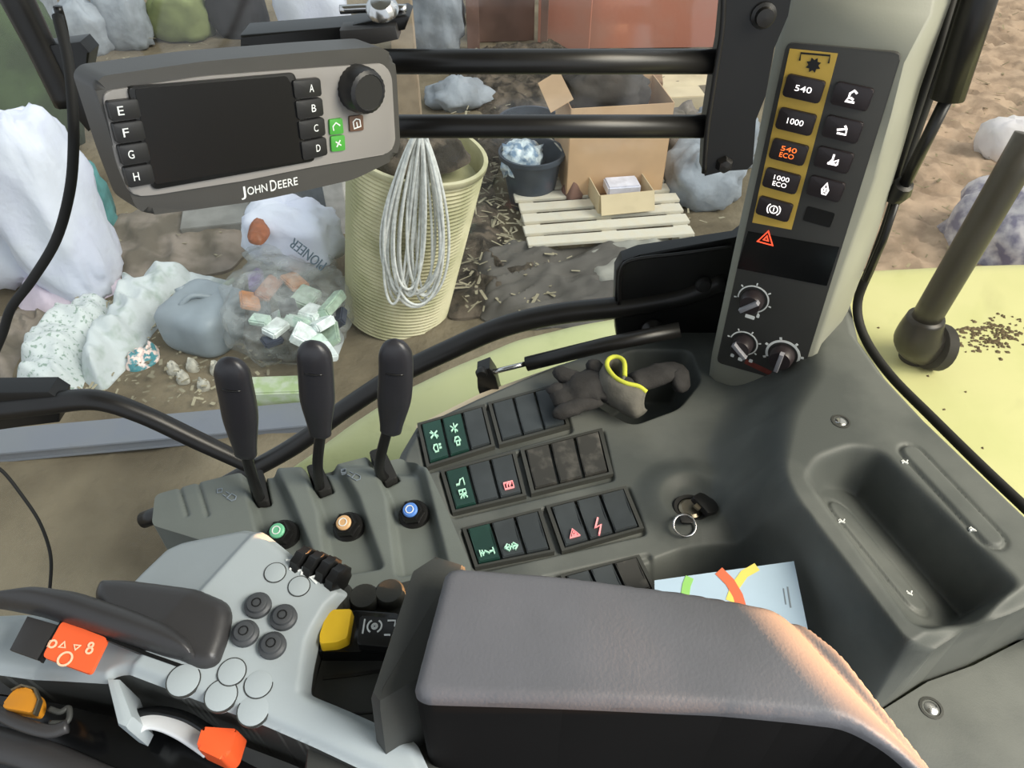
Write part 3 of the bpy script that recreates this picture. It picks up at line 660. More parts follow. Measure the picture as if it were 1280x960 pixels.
for (px, py) in ((323, 758), (355, 773), (307, 793), (341, 808)):
    c = K.uv(px, py); b = lathe('round_button', K.pt(*c, -.001), K.n, [(.0086, 0), (.0084, .0040), (.0066, .0052), (.0060, .0068), (.0052, .0072), (.0001, .0072)], M['btnrub'], ku, 24)
    strokes('ring_mark', K, [arc(c[0], c[1], .0028, 0, 360, 14)], .0005, .0060, .0067, M['black'], b)
for (px, py), r in (((344, 716), .0068), ((374, 733), .0068), ((290, 840), .0081), ((323, 855), .0081), ((229, 850), .0095), ((276, 869), .0092), ((316, 887), .0090)):
    c = K.uv(px, py); hh = float(fk(np.array([c[0]]), np.array([c[1]]))[0]); kc = prism('blank_cap', K, circ(c[0], c[1], r, 28), hh - .004, hh + .0010, M['panel'], ku, bev=.0006)
    strokes('cap_gap', K, [arc(c[0], c[1], r * 1.03, 0, 360, 30)], .0007, hh - .002, hh + .0005, M['charcoal'], kc)
for (px, py), ln in (((364, 706), [[(-.004, .003), (.002, .003), (.000, -.004)]]), ((378, 714), [[(-.003, 0), (.003, .001)], [(0, -.003), (0, .003)]]), ((393, 724), [[(.003, .003), (-.003, .001), (.002, -.003)]])):
    c = Vector(K.uv(px, py)); strokes('white_symbol', K, [[(c.x + a, c.y + b) for a, b in l] for l in ln], .0014, -.001, .0009, M['white'], ku)
# thumb wheels
for i, (px, py) in enumerate(((376, 694), (392, 700), (408, 706), (420, 716))):
    c = K.pt(*K.uv(px, py), -.004); lathe('thumb_wheel', c - Vector((.5, .3, 0)) * .004, (.85, -.5, 0), [(.009, 0), (.011, .001), (.011, .007), (.009, .008)], M['black'], ku, 18, smooth=False, ridges=1, rd=-.12)
# dark screen window and the orange sticker on the lower strip
sc = kp((4, 790), (36, 766), (70, 778), (50, 823), (8, 812)); prism('small_screen', K, kp((12, 812), (34, 770), (72, 781), (46, 824)), -.003, .0002, M['hump'], ku, bev=.0006)
st_ = kp((78, 776), (135, 798), (113, 843), (53, 821)); sk = prism('orange_sticker', K, rounded(st_, .003), -.003, .0004, M['sticker'], ku)
su = (Vector(K.uv(130, 813)) - Vector(K.uv(62, 806))).normalized(); sv = Vector((-su.y, su.x)); sc0 = Vector(K.uv(91, 809))
tr_ = lambda pts: ['c' if p == 'c' else tuple(sc0 + su*p[0] + sv*p[1]) for p in pts]
strokes('sticker_mark', K, [tr_(arc(-.001, -.0075, .0040, 0, 360, 18)), tr_(arc(-.0125, .0005, .0022, 0, 360, 12)), tr_([(-.0145, .0025), (-.0145, -.0015)]), tr_([(-.0060, .0025), (-.0040, -.0010), (-.0080, -.0010), 'c']), tr_([(.0045, .0012), (.0005, .0012), (.0025, -.0016), 'c']), tr_(arc(.0105, .0022, .0014, 0, 360, 10)), tr_(arc(.0110, -.0012, .0018, 0, 360, 10))], .0011, .0001, .0010, M['cream'], sk)
# seam line under the long grip bar
strokes('black_seam', K, [kp((4, 744), (60, 768), (120, 792), (180, 816), (242, 838))], .0022, -.004, .0002, M['black'], ku)
strokes('black_seam', K, [kp((78, 774), (50, 826))], .0012, -.004, .0003, M['black'], ku)
# palm rest hump + long bar
hp = rounded(kp((110, 738), (119, 716), (160, 720), (200, 728), (248, 738), (286, 754), (292, 770), (286, 800), (274, 832), (254, 838), (200, 815), (130, 776)), .006)
def fh(U, V):
    d = -sdf(hp, U, V); a = Vector(K.uv(130, 735)); b = Vector(K.uv(270, 800)); e = b - a; t = np.clip(((U-a.x)*e.x + (V-a.y)*e.y) / e.dot(e), 0, 1)
    return .013 * np.sqrt(np.clip(1 - (1 - np.clip(d / .009, 0, 1))**2, 0, 1)) * (1 - .30 * t) - .0005 - .03 * np.clip(((U - ridge[0].x) * rn.x + (V - ridge[0].y) * rn.y) / .07, 0, 1) * .5
hfield('palm_rest', K, hp, .0016, fh, M['hump'], ku, skirt=.004)
bp_ = rounded(kp((-60, 752), (3, 744), (51, 737), (103, 744), (165, 764), (220, 785), (247, 806), (252, 832), (206, 821), (103, 786), (50, 768), (0, 758)), .006)
def fb(U, V):
    d = -sdf(bp_, U, V); return .017 * np.sqrt(np.clip(1 - (1 - np.clip(d / .010, 0, 1))**2, 0, 1)) - .0005
hfield('grip_bar', K, bp_, .0014, fb, M['hump'], ku, skirt=.004)
# hand throttle: chrome arc with orange knob
PW = K.up(-.030)
th = thing('hand_throttle', 'chrome curved hand lever with an orange knob in a dark well', 'lever', PW.w(220, 915))
path = [PW.w(168, 908), PW.w(185, 900), PW.w(205, 902), PW.w(228, 912), PW.w(250, 926), PW.w(264, 936)]
vs, fs = sweep_geo(smooth_path(path, 5), .0062, 14, .45); mobj('chrome_band', vs, fs, M['band'], th, True)
tube('black_arm', [PW.w(170, 893), PW.w(200, 890), PW.w(232, 897), PW.w(262, 914)], .0035, M['gloss'], th)
kq = PW.up(.004).poly([(258, 914), (304, 917), (294, 950), (284, 958), (250, 942)]); prism('orange_knob', PW.up(.004), rounded(kq, .002), -.012, .012, M['orange'], th, bev=.0025, taper=.06)
blade = tag(prism('well_cheek', K.up(-.018), kp((126, 842), (142, 842), (160, 890), (152, 905), (140, 900)), -.03, .010, M['panel'], ku, bev=.003), 'x', 'x')
for key_ in ('label', 'category'): del blade[key_]
# black lower housing with the amber latch
bl = prism('lower_housing', K.up(-.060), kp((-80, 822), (20, 840), (140, 870), (250, 905), (420, 990), (420, 1100), (-80, 1100)), -.06, .0, M['gloss'], ku, bev=.002)
lt = thing('amber_latch', 'amber half round latch with a brass rim, bottom left corner', 'latch', PW.w(35, 885))
lq = PW.poly([(8, 889), (22, 870), (34, 863), (50, 868), (54, 880), (48, 896)]); prism('latch_body', PW, rounded(lq, .003), -.006, .008, M['amber'], lt, bev=.0012)
strokes('brass_rim', PW, [[PW.uv(*p) for p in ((22, 868), (34, 862), (50, 866), (56, 880), (50, 898))]], .0012, .004, .009, M['brass'], lt)
tube('latch_arm', [PW.w(62, 886) , PW.w(75, 890), PW.w(86, 885), PW.w(84, 902), PW.w(62, 904)], .0018, M['charcoal'], lt, seg=8)
tube('cover_ridge', [PW.w(-20, 880), PW.w(20, 902), PW.w(60, 914), PW.w(85, 908)], .004, M['hump'], ku)
tube('cover_ridge', [K.up(-.055).w(-20, 925), K.up(-.055).w(60, 950), K.up(-.055).w(140, 985)], .010, M['hump'], ku)

# ================================================================== armrest
ZA = 2.235
PA = Z(ZA); ao = [xy(*p, ZA) for p in [(556, 712), (572, 706), (700, 716), (850, 735), (940, 751)]] + [xy(978, 757, ZA - .012), xy(1006, 773, ZA - .026), xy(1050, 820, ZA - .034), xy(1100, 884, ZA - .034), xy(1152, 950, ZA - .034), xy(1190, 1000, ZA - .034), xy(1170, 1004, ZA - .028), xy(1120, 940, ZA - .012), xy(1060, 905, ZA - .004), xy(1000, 893, ZA), xy(900, 884, ZA), xy(700, 877, ZA), xy(530, 871, ZA), xy(516, 862, ZA)]
ao = rounded(ao, .008)
ar = thing('armrest', 'large charcoal padded armrest filling the bottom middle of the cab view', 'armrest', (.06, .2, 2.14))
rr_ = [Vector(xy(980, 760, ZA)), Vector(xy(1140, 930, ZA))]; rd_ = (rr_[1] - rr_[0]).normalized(); rnn = Vector((rd_.y, -rd_.x)); rnn = rnn if rnn.x > 0 else -rnn
def fa(U, V):
    d = -sdf(ao, U, V); H = -.006 * (1 - np.sqrt(np.clip(1 - (1 - np.clip(d / .006, 0, 1))**2, 0, 1)))
    s = (U - rr_[0].x) * rnn.x + (V - rr_[0].y) * rnn.y       # distance toward the rolled right edge
    H = H - .028 * np.clip((s + .022) / .036, 0, 1.0)**2 
    H = H + .0015 * np.vectorize(lambda a, b: nz(a, b, 0, 9, 2))(U, V)
    return H
hfield('padded_top', PA, ao, .0022, fa, M['arm'], ar, skirt=.004)
hfield('armrest_side_shaded', PA, ao, .003, lambda U, V: fa(U, V) - .0045, M['armshade'], ar, skirt=.13)
prism('armrest_cheek', Z(2.165), [xy(*p, 2.165) for p in [(520, 740), (556, 716), (600, 730), (560, 900), (470, 958), (456, 940)]], -.10, .045, M['charcoal'], ar, bev=.006, taper=.25)
# ================================================================== recessed console between the unit and the armrest
ZR = 2.140; PR = Z(ZR)
rc = prism('armrest_bracket', PR, [xy(*p, ZR) for p in [(440, 742), (520, 722), (580, 740), (560, 1010), (372, 1010), (392, 930), (385, 865), (410, 800)]], -.10, 0, M['charcoal'], None, bev=.003)
tag(rc, 'charcoal plastic bracket under the yellow switch, between buttons and armrest', 'bracket')
mod = thing('transmission_switch', 'yellow rocker beside a black rocker with a white round symbol', 'switch', PR.w(450, 800))
prism('switch_base', PR, rounded([PR.uv(*p) for p in [(402, 800), (442, 774), (502, 778), (492, 826), (400, 826)]], .003), 0, .012, M['gloss'], mod, bev=.001)
P12 = PR.up(.012)
prism('yellow_rocker', P12, rounded([P12.uv(*p) for p in [(412, 770), (443, 769), (437, 806), (424, 812), (402, 814), (402, 802)]], .0015), 0, .009, M['yellow'], mod, bev=.0012, taper=.04)
br = prism('black_rocker', P12, rounded([P12.uv(*p) for p in [(452, 776), (500, 780), (492, 816), (448, 812)]], .002), 0, .007, M['black'], mod, bev=.0012)
c = Vector(P12.uv(470, 790)); strokes('symbol', P12, [arc(c.x, c.y, .0018, 0, 360, 10), arc(c.x, c.y, .0012, 0, 360, 8), arc(c.x, c.y, .0046, -60, 60, 8), arc(c.x, c.y, .0046, 120, 240, 8), [(c.x - .007, c.y + .005), (c.x - .007, c.y - .005)], [(c.x+.008, c.y+.004), (c.x+.013, c.y+.004), (c.x+.013, c.y)], [(c.x+.007, c.y-.006), (c.x+.011, c.y-.006)]], .0010, .0066, .0078, M['white'], br)
for (px, py) in ((424, 750), (456, 752), (488, 746)):
    cc = PR.pt(*PR.uv(px, py)); l_ = lathe('round_knob', cc, (0, 0, 1), [(.011, -.004), (.0105, .006), (.009, .008), (.0001, .0075)], M['charcoal'], mod, 22)
strokes('base_groove', PR, [[PR.uv(*p) for p in ((404, 848), (440, 844), (482, 838))]], .0022, -.002, .0006, M['black'], rc)
strokes('base_groove', PR, [[PR.uv(*p) for p in ((396, 888), (440, 892), (480, 890), (486, 840))]], .0012, -.002, .0006, M['black'], rc)

# ================================================================== ignition with keys
kz = float(fcon(np.array([keyc[0]]), np.array([keyc[1]]))[0]) + ZC
ig = thing('ignition_lock', 'round black ignition lock in the shallow dish of the console', 'ignition lock', (keyc[0], keyc[1], kz))
lathe('lock_collar', (keyc[0], keyc[1], kz), (0, 0, 1), [(.020, -.004), (.019, .006), (.016, .011), (.0125, .010), (.012, .004)], M['rubber'], ig, 28)
lathe('lock_barrel', (keyc[0], keyc[1], kz), (0, 0, 1), [(.0115, -.002), (.0115, .010), (.009, .012), (.0001, .012)], M['brass'], ig, 20)
ky = thing('ignition_key', 'black headed ignition key turned in the lock', 'key', (keyc[0], keyc[1], kz + .008))
kd = Vector((.75, -.65, 0)).normalized(); kpn = Pl(Vector((keyc[0] + .006, keyc[1] - .004, kz + .020)), Vector((.35, .1, .9)), kd)
prism('key_head', kpn, rounded([(-.010, .000), (.012, -.004), (.016, .012), (.008, .020), (-.008, .016)], .003), -.0025, .0025, M['black'], ky, bev=.0008)
prism('key_blade', kpn, [(-.003, -.008), (.003, -.008), (.003, .002), (-.003, .002)], -.001, .001, M['brass'], ky)
rg = thing('key_ring', 'small steel split ring hanging below the ignition key', 'key ring', surf(857, 655))
rc_ = surf(855, 660) + Vector((0, 0, .004)); vs, fs = sweep_geo([rc_ + Vector((.0105*math.cos(a), .0095*math.sin(a), .004*math.sin(a))) for a in [2*math.pi*i/28 for i in range(28)]], .0011, 8, close=True); mobj('split_ring', vs, fs, M['chrome'], rg, True)
tag_p = Pl(rc_ + Vector((.002, .004, .001)), (.1, -.1, 1), (1, 0, 0)); prism('key_tag', tag_p, rounded(rect(0, .002, .012, .010), .003), 0, .002, M['black'], rg, bev=.0005)

# ================================================================== leaflet
L0 = atz(1000, 766, 2.05); LP = Pl(L0, (-.10, -.28, 1), (1, 0, 0)); lo_ = [LP.uv(*p) for p in [(818, 726), (992, 702), (1012, 800), (960, 860), (820, 850)]]
lf = prism('leaflet', LP, lo_, 0, .0012, M['paper']); tag(lf, 'glossy pale blue leaflet with curved stripes tucked behind the armrest', 'leaflet')
def band(pts, m, w, nm='printed_stripe'):
    strokes(nm, LP, [[LP.uv(*p) for p in pts]], w, .0010, .0015 + random.random()*.0002, m, lf)
band([(898, 714), (912, 728), (922, 745), (928, 765), (932, 790)], M['lred'], .0085)
band([(946, 709), (930, 718), (918, 735), (912, 752)], M['lyel'], .0070)
band([(862, 722), (858, 732), (856, 745)], M['lgrn'], .0070)
band([(984, 734), (988, 760)], M['greycap'], .0012, 'small_print')
band([(979, 736), (982, 756)], M['greycap'], .0008, 'small_print')
# ================================================================== mounting bars, bracket and monitor
YB = .60
mb = thing('mounting_rail', 'pair of black horizontal bars bolted to a black upright plate beside the pillar', 'mounting rail', aty(890, 120, YB))
for (y, x0, x1) in ((77, 430, 896), (158, 430, 884)):
    a, b = aty(x0, y, YB), aty(x1, y, YB); b.z = a.z; tube('rail_bar', [a, (a + b) / 2, b], .0095, M['tubeblk'], mb, k=1, seg=18)
bpz = YP(YB - .012)
pq = [(p.x, p.z) for p in [bpz.w(*q) for q in [(918, -60), (1000, -60), (985, 20), (968, 60), (957, 120), (945, 150), (941, 205), (934, 212), (905, 214), (881, 220), (884, 160), (892, 110), (902, 60), (908, 0)]]]
bm = bmesh.new(); lo = [bm.verts.new((x, YB - .012, z)) for x, z in pq]; hi = [bm.verts.new((x, YB + .014, z)) for x, z in pq]
bm.faces.new(lo); bm.faces.new(hi[::-1])
for i in range(len(pq)): j = (i+1) % len(pq); bm.faces.new((lo[i], hi[i], hi[j], lo[j]))
bobj('upright_plate', bm, M['black'], mb)
bq = bpz.w(954, 19); lathe('plate_bolt', bq, (0, -1, 0), [(.0095, 0), (.0095, .002), (.007, .003), (.0065, .007), (.0001, .008)], M['tubeblk'], mb, 16)
bq = bpz.w(905, 205); lathe('plate_bolt', bq, (0, -1, 0), [(.0075, 0), (.0075, .002), (.0055, .006), (.0001, .007)], M['tubeblk'], mb, 6, smooth=False)
tube('edge_flange', [bpz.w(904, -40), bpz.w(903, 30), bpz.w(893, 100), bpz.w(884, 160), bpz.w(880, 216)], .0022, M['tubeblk'], mb, seg=8)

MN = Vector((.70, -.70, .05)).normalized()
MP = Pl(aty(490, 120, YB - .035), MN)
mon = thing('display_monitor', 'grey in-cab display with a dead black screen, letter keys and a dial', 'monitor', MP.w(300, 250))
mo = MP.poly([(112, 104), (122, 92), (250, 74), (400, 61), (474, 56), (490, 68), (493, 90), (498, 180), (491, 198), (440, 223), (360, 241), (317, 250), (237, 261), (180, 268), (164, 258), (142, 200)])
MPb = MP.up(-.045)
prism('monitor_shell', MP, rounded(mo, .008), -.026, .004, M['monitor'], mon, bev=.005, seg=3, taper=.01)
fo = MP.poly([(122, 112), (250, 93), (400, 82), (474, 77), (484, 92), (489, 178), (480, 190), (380, 207), (300, 223), (185, 241), (160, 242), (144, 205)])
prism('monitor_face', MP.up(.004), rounded(fo, .006), -.002, .0016, M['monface'], mon, bev=.001)
ML = MP.up(.0056)
so = ML.poly([(166, 110), (356, 94), (364, 110), (382, 196), (374, 200), (192, 229), (180, 180)])
prism('screen_bezel', ML, rounded(ML.poly([(158, 108), (366, 90), (392, 200), (190, 236)]), .003), -.001, .0022, M['black'], mon, bev=.0006)
prism('screen', ML, rounded(so, .002), .001, .0026, M['screen'], mon)
def keyrow(cells, tilt=0):
    for s, quad in cells:
        p = ML.poly(quad); k_ = prism('softkey', ML, rounded(p, .0015), -.001, .0040, M['keyblack'], mon, bev=.0008)
        a = Vector(p[0]); b = Vector(p[1]); c = Vector((sum(t[0] for t in p)/4, sum(t[1] for t in p)/4)); ang = math.atan2((b-a).y, (b-a).x)
        off = (b - a) * (.14 if s in 'ABCD' else -.14)
        text('lettering', s, ML, tuple(c + off), .0034, M['white'], k_, hgt=.0050, h=.0040, rot=ang)
def quad_col(l0, l1, r0, r1, n, gap=.10):
    out = []
    for i in range(n):
        t0, t1 = (i + gap / 2) / n, (i + 1 - gap / 2) / n; f = lambda a, b, t: (a[0] + (b[0]-a[0])*t, a[1] + (b[1]-a[1])*t)
        out.append([f(l0, l1, t1), f(r0, r1, t1), f(r0, r1, t0), f(l0, l1, t0)])
    return out
keyrow(list(zip('EFGH', quad_col((130, 124), (158, 234), (168, 120), (191, 228), 4))))
keyrow(list(zip('ABCD', quad_col((362, 98), (376, 200), (396, 95), (406, 193), 4))))
for s, qd_, m in (('n', [(411, 168), (428, 166), (426, 147), (410, 149)], 'keygreen'), ('X', [(413, 189), (430, 187), (429, 168), (412, 170)], 'keygreen'), ('m', [(436, 164), (453, 162), (452, 143), (435, 145)], 'keybrown')):
    p = ML.poly(qd_); k_ = prism('small_key', ML, rounded(p, .001), -.001, .0018, M[m], mon, bev=.0004); c = Vector((sum(t[0] for t in p)/4, sum(t[1] for t in p)/4))
    if s == 'X': strokes('symbol', ML, [[(c.x-.002, c.y-.002), (c.x+.002, c.y+.002)], [(c.x-.002, c.y+.002), (c.x+.002, c.y-.002)]], .0009, .0017, .0022, M['white'], k_)
    elif s == 'n': strokes('symbol', ML, [[(c.x-.003, c.y-.002), (c.x-.003, c.y+.001), (c.x, c.y+.003), (c.x+.003, c.y)]], .0009, .0017, .0022, M['white'], k_)
    else: strokes('symbol', ML, [[(c.x-.003, c.y-.003), (c.x-.003, c.y+.002), (c.x, c.y+.0035), (c.x+.003, c.y+.002), (c.x+.003, c.y-.003), 'c'], [(c.x, c.y-.003), (c.x, c.y+.001)]], .0009, .0017, .0022, M['white'], k_)
dc = ML.w(446, 110)
lathe('selector_dial', dc, MN, [(.0165, -.002), (.0165, .009), (.0150, .014), (.0125, .0155), (.0120, .0150), (.0001, .0150)], M['keyblack'], mon, 48, ridges=1, rd=-.03)
# maker's lettering on the lower lip
lu0, lu1 = Vector(ML.uv(301, 240)), Vector(ML.uv(371, 224)); lc = (lu0 + lu1) / 2; la = math.atan2((lu1-lu0).y, (lu1-lu0).x)
LT = MP.up(.0040); lu0, lu1 = Vector(LT.uv(300, 241)), Vector(LT.uv(371, 226)); lc = (lu0 + lu1) / 2; la = math.atan2((lu1-lu0).y, (lu1-lu0).x); wl = (lu1-lu0).length
dirL = (lu1 - lu0).normalized(); upL = Vector((-dirL.y, dirL.x))
def lt_(s, f, wf, hf, dy=0): 
    c = lu0 + dirL * wl * f + upL * dy; text('lettering', s, LT, tuple(c), wl * wf, M['white'], mon, hgt=hf, h=.0002, rot=la)
lt_('J', .05, .08, .0090, -.0006); lt_('OHN', .29, .34, .0056); lt_('D', .57, .11, .0078, .0004); lt_('EERE', .83, .36, .0056)
# bracket, bolts and arm behind the monitor
mbk = thing('monitor_bracket', 'dark clamp bracket with a bright bolt on top of the display', 'bracket', aty(440, 40, .64))
pb_ = YP(.64); 
def yprism(name, Y0, pts, d, m, parent, bev=.002):
    P = YP(Y0); return prism(name, P, [P.uv(*p) for p in pts], -d, 0, m, parent, bev=bev)
yprism('clamp_bar', .62, [(300, 44), (430, 34), (505, 18), (512, 22), (506, 38), (430, 52), (300, 60)], .03, M['black'], mbk)
yprism('clamp_cover', .61, [(424, 38), (494, 33), (498, 50), (470, 56), (426, 56)], .02, M['hump'], mbk)
tube('bolt_shank', [aty(425, 12, .63), aty(470, 10, .63), aty(508, 11, .63)], .0035, M['chrome'], mbk, seg=8)
lathe('bolt_dome', aty(478, 12, .62), (0, -.6, 1), [(.013, 0), (.012, .004), (.008, .008), (.0001, .009)], M['chrome'], mbk, 18)
# ================================================================== black cables and left corner post
pw = YP(.52)
tag(tube('power_cable', [aty(72, 20, .56), aty(84, 70, .54), aty(90, 120, .52), aty(92, 180, .50), aty(87, 240, .50), aty(70, 300, .50), aty(40, 350, .50), aty(14, 385, .50), aty(2, 420, .50), aty(-20, 470, .5)], .0038, M['rubber']), 'thick black cable hanging from the display and curving left past the white bag', 'cable')
tag(tube('thin_cable', [aty(-20, 575, .55), aty(4, 590, .55), aty(28, 620, .54), aty(48, 650, .53), aty(60, 680, .52), aty(64, 705, .51), aty(62, 740, .50)], .0020, M['rubber']), 'thin black cable looping down at the left edge above the control unit', 'cable')
wp = thing('wiper_arm', 'black diagonal arm crossing the top left corner', 'arm', aty(60, 90, .66))
tube('arm_bar', [aty(0, -45, .66), aty(22, 0, .66), aty(52, 60, .66), aty(86, 130, .66)], [.013, .013, .012, .012], M['tubeblk'], wp, seg=10)
yprism('arm_joint', .655, [(52, 58), (100, 52), (112, 66), (100, 130), (118, 160), (110, 165), (80, 130)], .02, M['black'], wp)
tube('side_rod', [aty(72, 8, .62), aty(80, 40, .62), aty(86, 90, .62)], .0035, M['black'], wp, seg=8)

# ================================================================== window frame tubes and hinge plate
YW = .72
fr = thing('grab_rail', 'bent black tube running along the lower edge of the side window', 'rail', aty(330, 590, YW))
tube('rail_right', [aty(*p, YW) for p in [(180, 650), (250, 622), (310, 590), (370, 556), (430, 512), (495, 470), (560, 438), (630, 408), (700, 392), (780, 383), (850, 370), (905, 350)]], .0135, M['tubeblk'], fr, seg=16)
tube('rail_left', [aty(*p, YW) for p in [(-80, 512), (0, 510), (60, 504), (120, 500), (178, 518), (250, 552), (318, 584)]], [.017, .017, .016, .0145, .0135, .0135, .012], M['tubeblk'], fr, seg=16)
yprism('end_sleeve', YW - .005, [(-90, 492), (60, 490), (76, 500), (74, 528), (0, 537), (-90, 540)], .03, M['black'], fr)
hg = thing('window_hinge_plate', 'black hinge plate with rounded corner joining the window rail to the pillar', 'hinge', aty(850, 350, YW))
yprism('plate', YW - .004, [(768, 392), (770, 340), (778, 326), (800, 318), (920, 300), (960, 270), (940, 420), (880, 440), (800, 450), (770, 420)], .02, M['black'], hg, bev=.004)
tube('plate_rim', [aty(*p, YW - .008) for p in [(774, 380), (776, 340), (790, 325), (850, 317), (915, 308)]], .0022, M['tubeblk'], hg, seg=8)
lathe('hinge_bolt', aty(879, 355, YW - .005), (0, -1, .2), [(.010, 0), (.010, .004), (.007, .008), (.0001, .009)], M['rubber'], hg, 16)
lathe('hinge_bolt', aty(815, 410, YW - .005), (0, -1, .2), [(.014, 0), (.014, .006), (.009, .012), (.0001, .013)], M['tubeblk'], hg, 18)
gsr = thing('gas_strut', 'black gas strut lying along the window sill above the switches', 'gas strut', aty(606, 470, .66))
tube('strut_rod', [aty(604, 468, .655), aty(660, 454, .655)], .0032, M['chrome'], gsr, k=1, seg=10)
tube('strut_cylinder', [aty(658, 455, .655), aty(760, 430, .655), aty(850, 412, .65)], .0088, M['tubeblk'], gsr, k=1, seg=14)
yprism('strut_foot', .65, [(596, 466), (612, 460), (620, 472), (626, 496), (602, 502), (597, 486)], .02, M['black'], gsr)
lathe('ball_joint', aty(602, 466, .65), (0, -1, 0), [(.0001, -.006), (.006, -.005), (.0075, 0), (.006, .005), (.0001, .006)], M['black'], gsr, 14)
# beige window sill strip
sl = prism('trim_1', Z(1.985), [xy(*p, 1.985) for p in [(520, 532), (560, 512), (600, 492), (700, 456), (800, 432), (800, 448), (700, 470), (600, 506), (520, 540)]], -.02, 0, M['sill']); struct(sl)

# ================================================================== windows
w1 = mobj('window_1', [aty(-900, 1100, YW + .025), aty(-900, -500, YW + .025), aty(1010, -500, YW + .025), aty(960, 440, YW+.025)], [(0, 1, 2, 3)], M['glass']); 
v = w1.data.vertices; zlo, zhi = 1.15, 3.05
for i, (x, z) in enumerate(((-1.05, zlo), (-1.05, zhi), (.40, zhi), (.40, zlo))): v[i].co = Vector((x, YW + .028, z))
struct(w1)
ga, gb = Vector(xy(1068, 395, ZB)), Vector(xy(1290, 640, ZB)); gdir = (gb - ga).normalized(); gn = Vector((gdir.y, -gdir.x)); gn = gn if gn.x > 0 else -gn
g0 = ga + gn * .012
w2 = mobj('window_2', [(g0.x - gdir.x*.05, g0.y - gdir.y*.05, 2.02), (g0.x + gdir.x*.6, g0.y + gdir.y*.6, 2.02), (g0.x + gdir.x*.6, g0.y + gdir.y*.6, 3.05), (g0.x - gdir.x*.05, g0.y - gdir.y*.05, 3.05)], [(0, 1, 2, 3)], M['glass2']); struct(w2)
# rubber seal of the rear glass: up beside the pillar and down along the console edge
GP = Pl((g0.x, g0.y, 2.1), (-gn.x, -gn.y, 0))
seal = tube('trim_2', [GP.w(*p) for p in [(1240, -60), (1204, 0), (1172, 90), (1140, 180), (1112, 270), (1090, 330), (1072, 378), (1080, 420), (1112, 468), (1165, 522), (1230, 586), (1300, 652)]], .0050, M['rubber'], seg=10); struct(seal)
gs2 = thing('rear_gas_strut', 'black gas strut with a sleeve standing beside the lit side of the pillar', 'gas strut', GP.w(1128, 240))
G2 = GP.up(.02)
tube('strut_cylinder', [G2.w(1250, -70), G2.w(1224, 0), G2.w(1184, 124)], .0135, M['tubeblk'], gs2, k=1, seg=14)
tube('strut_rod', [G2.w(1186, 118), G2.w(1130, 232)], .0055, M['tubeblk'], gs2, k=1, seg=10)
tube('strut_line', [G2.w(1196, -20), G2.w(1172, 60), G2.w(1146, 140), G2.w(1118, 225)], .0040, M['rubber'], gs2, k=1, seg=8)
sp_ = G2.w(1124, 238); lathe('ball_socket', sp_, (0, -.5, 1), [(.0001, -.014), (.010, -.010), (.012, 0), (.009, .010), (.0001, .012)], M['black'], gs2, 10, smooth=False)
tube('lower_rod', [G2.w(1122, 245), G2.w(1104, 300), G2.w(1082, 350)], .0040, M['black'], gs2, k=1, seg=8)

# ================================================================== mudguard outside with its pole
fo_ = [(-.62, .775), xy(330, 588, 1.70), xy(372, 560, 1.70), xy(430, 516, 1.70), xy(495, 474, 1.70), xy(560, 441, 1.705), xy(640, 409, 1.71), xy(720, 394, 1.72), xy(800, 386, 1.73), (.45, 1.22), (1.30, 1.16), (1.9, 1.05), (1.9, .2), (.50, .2), (.455, .45), (.44, .775), (.2, .775)]
def ff(U, V): 
    h = .10 * ss((U + .1) / .8) + .05 * ss((U - .5) / .8); d = -sdf(rounded(fo_, .03), U, V)
    h = h - .05 * (1 - np.sqrt(np.clip(1 - (1 - np.clip(d / .06, 0, 1))**2, 0, 1)))
    return h + .004 * np.sin(U * 9)
fe = thing('mudguard', 'pale yellow green painted rear mudguard outside the cab glass', 'mudguard', (.6, .8, 1.7))
hfield('painted_shell', Z(1.70), rounded(fo_, .03), .009, ff, M['fender'], fe, skirt=.12)
tube('panel_crease', [Vector(p) + Vector((0, 0, .003)) for p in [(.80, .70, 1.825), (.95, .62, 1.83), (1.15, .45, 1.84)]], .004, mat('crease_tone', (150, 145, 105), .7), fe, seg=6)  # crease drawn as a thin line in a darker tone than the paint
po = thing('lamp_pole', 'black pole rising from an elbow on the yellow mudguard at the right edge', 'pole', aty(1150, 430, .9))
e0 = aty(1148, 414, .9)
tube('pole_tube', [e0, aty(1215, 300, .9), aty(1290, 170, .92)], .0215, M['tubeblk'], po, k=3, seg=18)
tube('elbow', [e0 + Vector((.045, .01, -.045)), e0 + Vector((.03, .01, -.035)), e0 + Vector((.005, 0, -.012)), aty(1158, 396, .9)], [.030, .036, .036, .027], M['tubeblk'], po, seg=20)
lathe('elbow_ring', e0 + Vector((.028, .0, -.030)), (1, .1, -.25), [(.030, 0), (.038, .004), (.038, .022), (.030, .026), (.0001, .026)], M['rubber'], po, 24)
lathe('pole_base', (e0.x + .03, e0.y + .02, 1.80), (0, 0, 1), [(.026, 0), (.024, .05), (.0001, .05)], M['rubber'], po, 24)

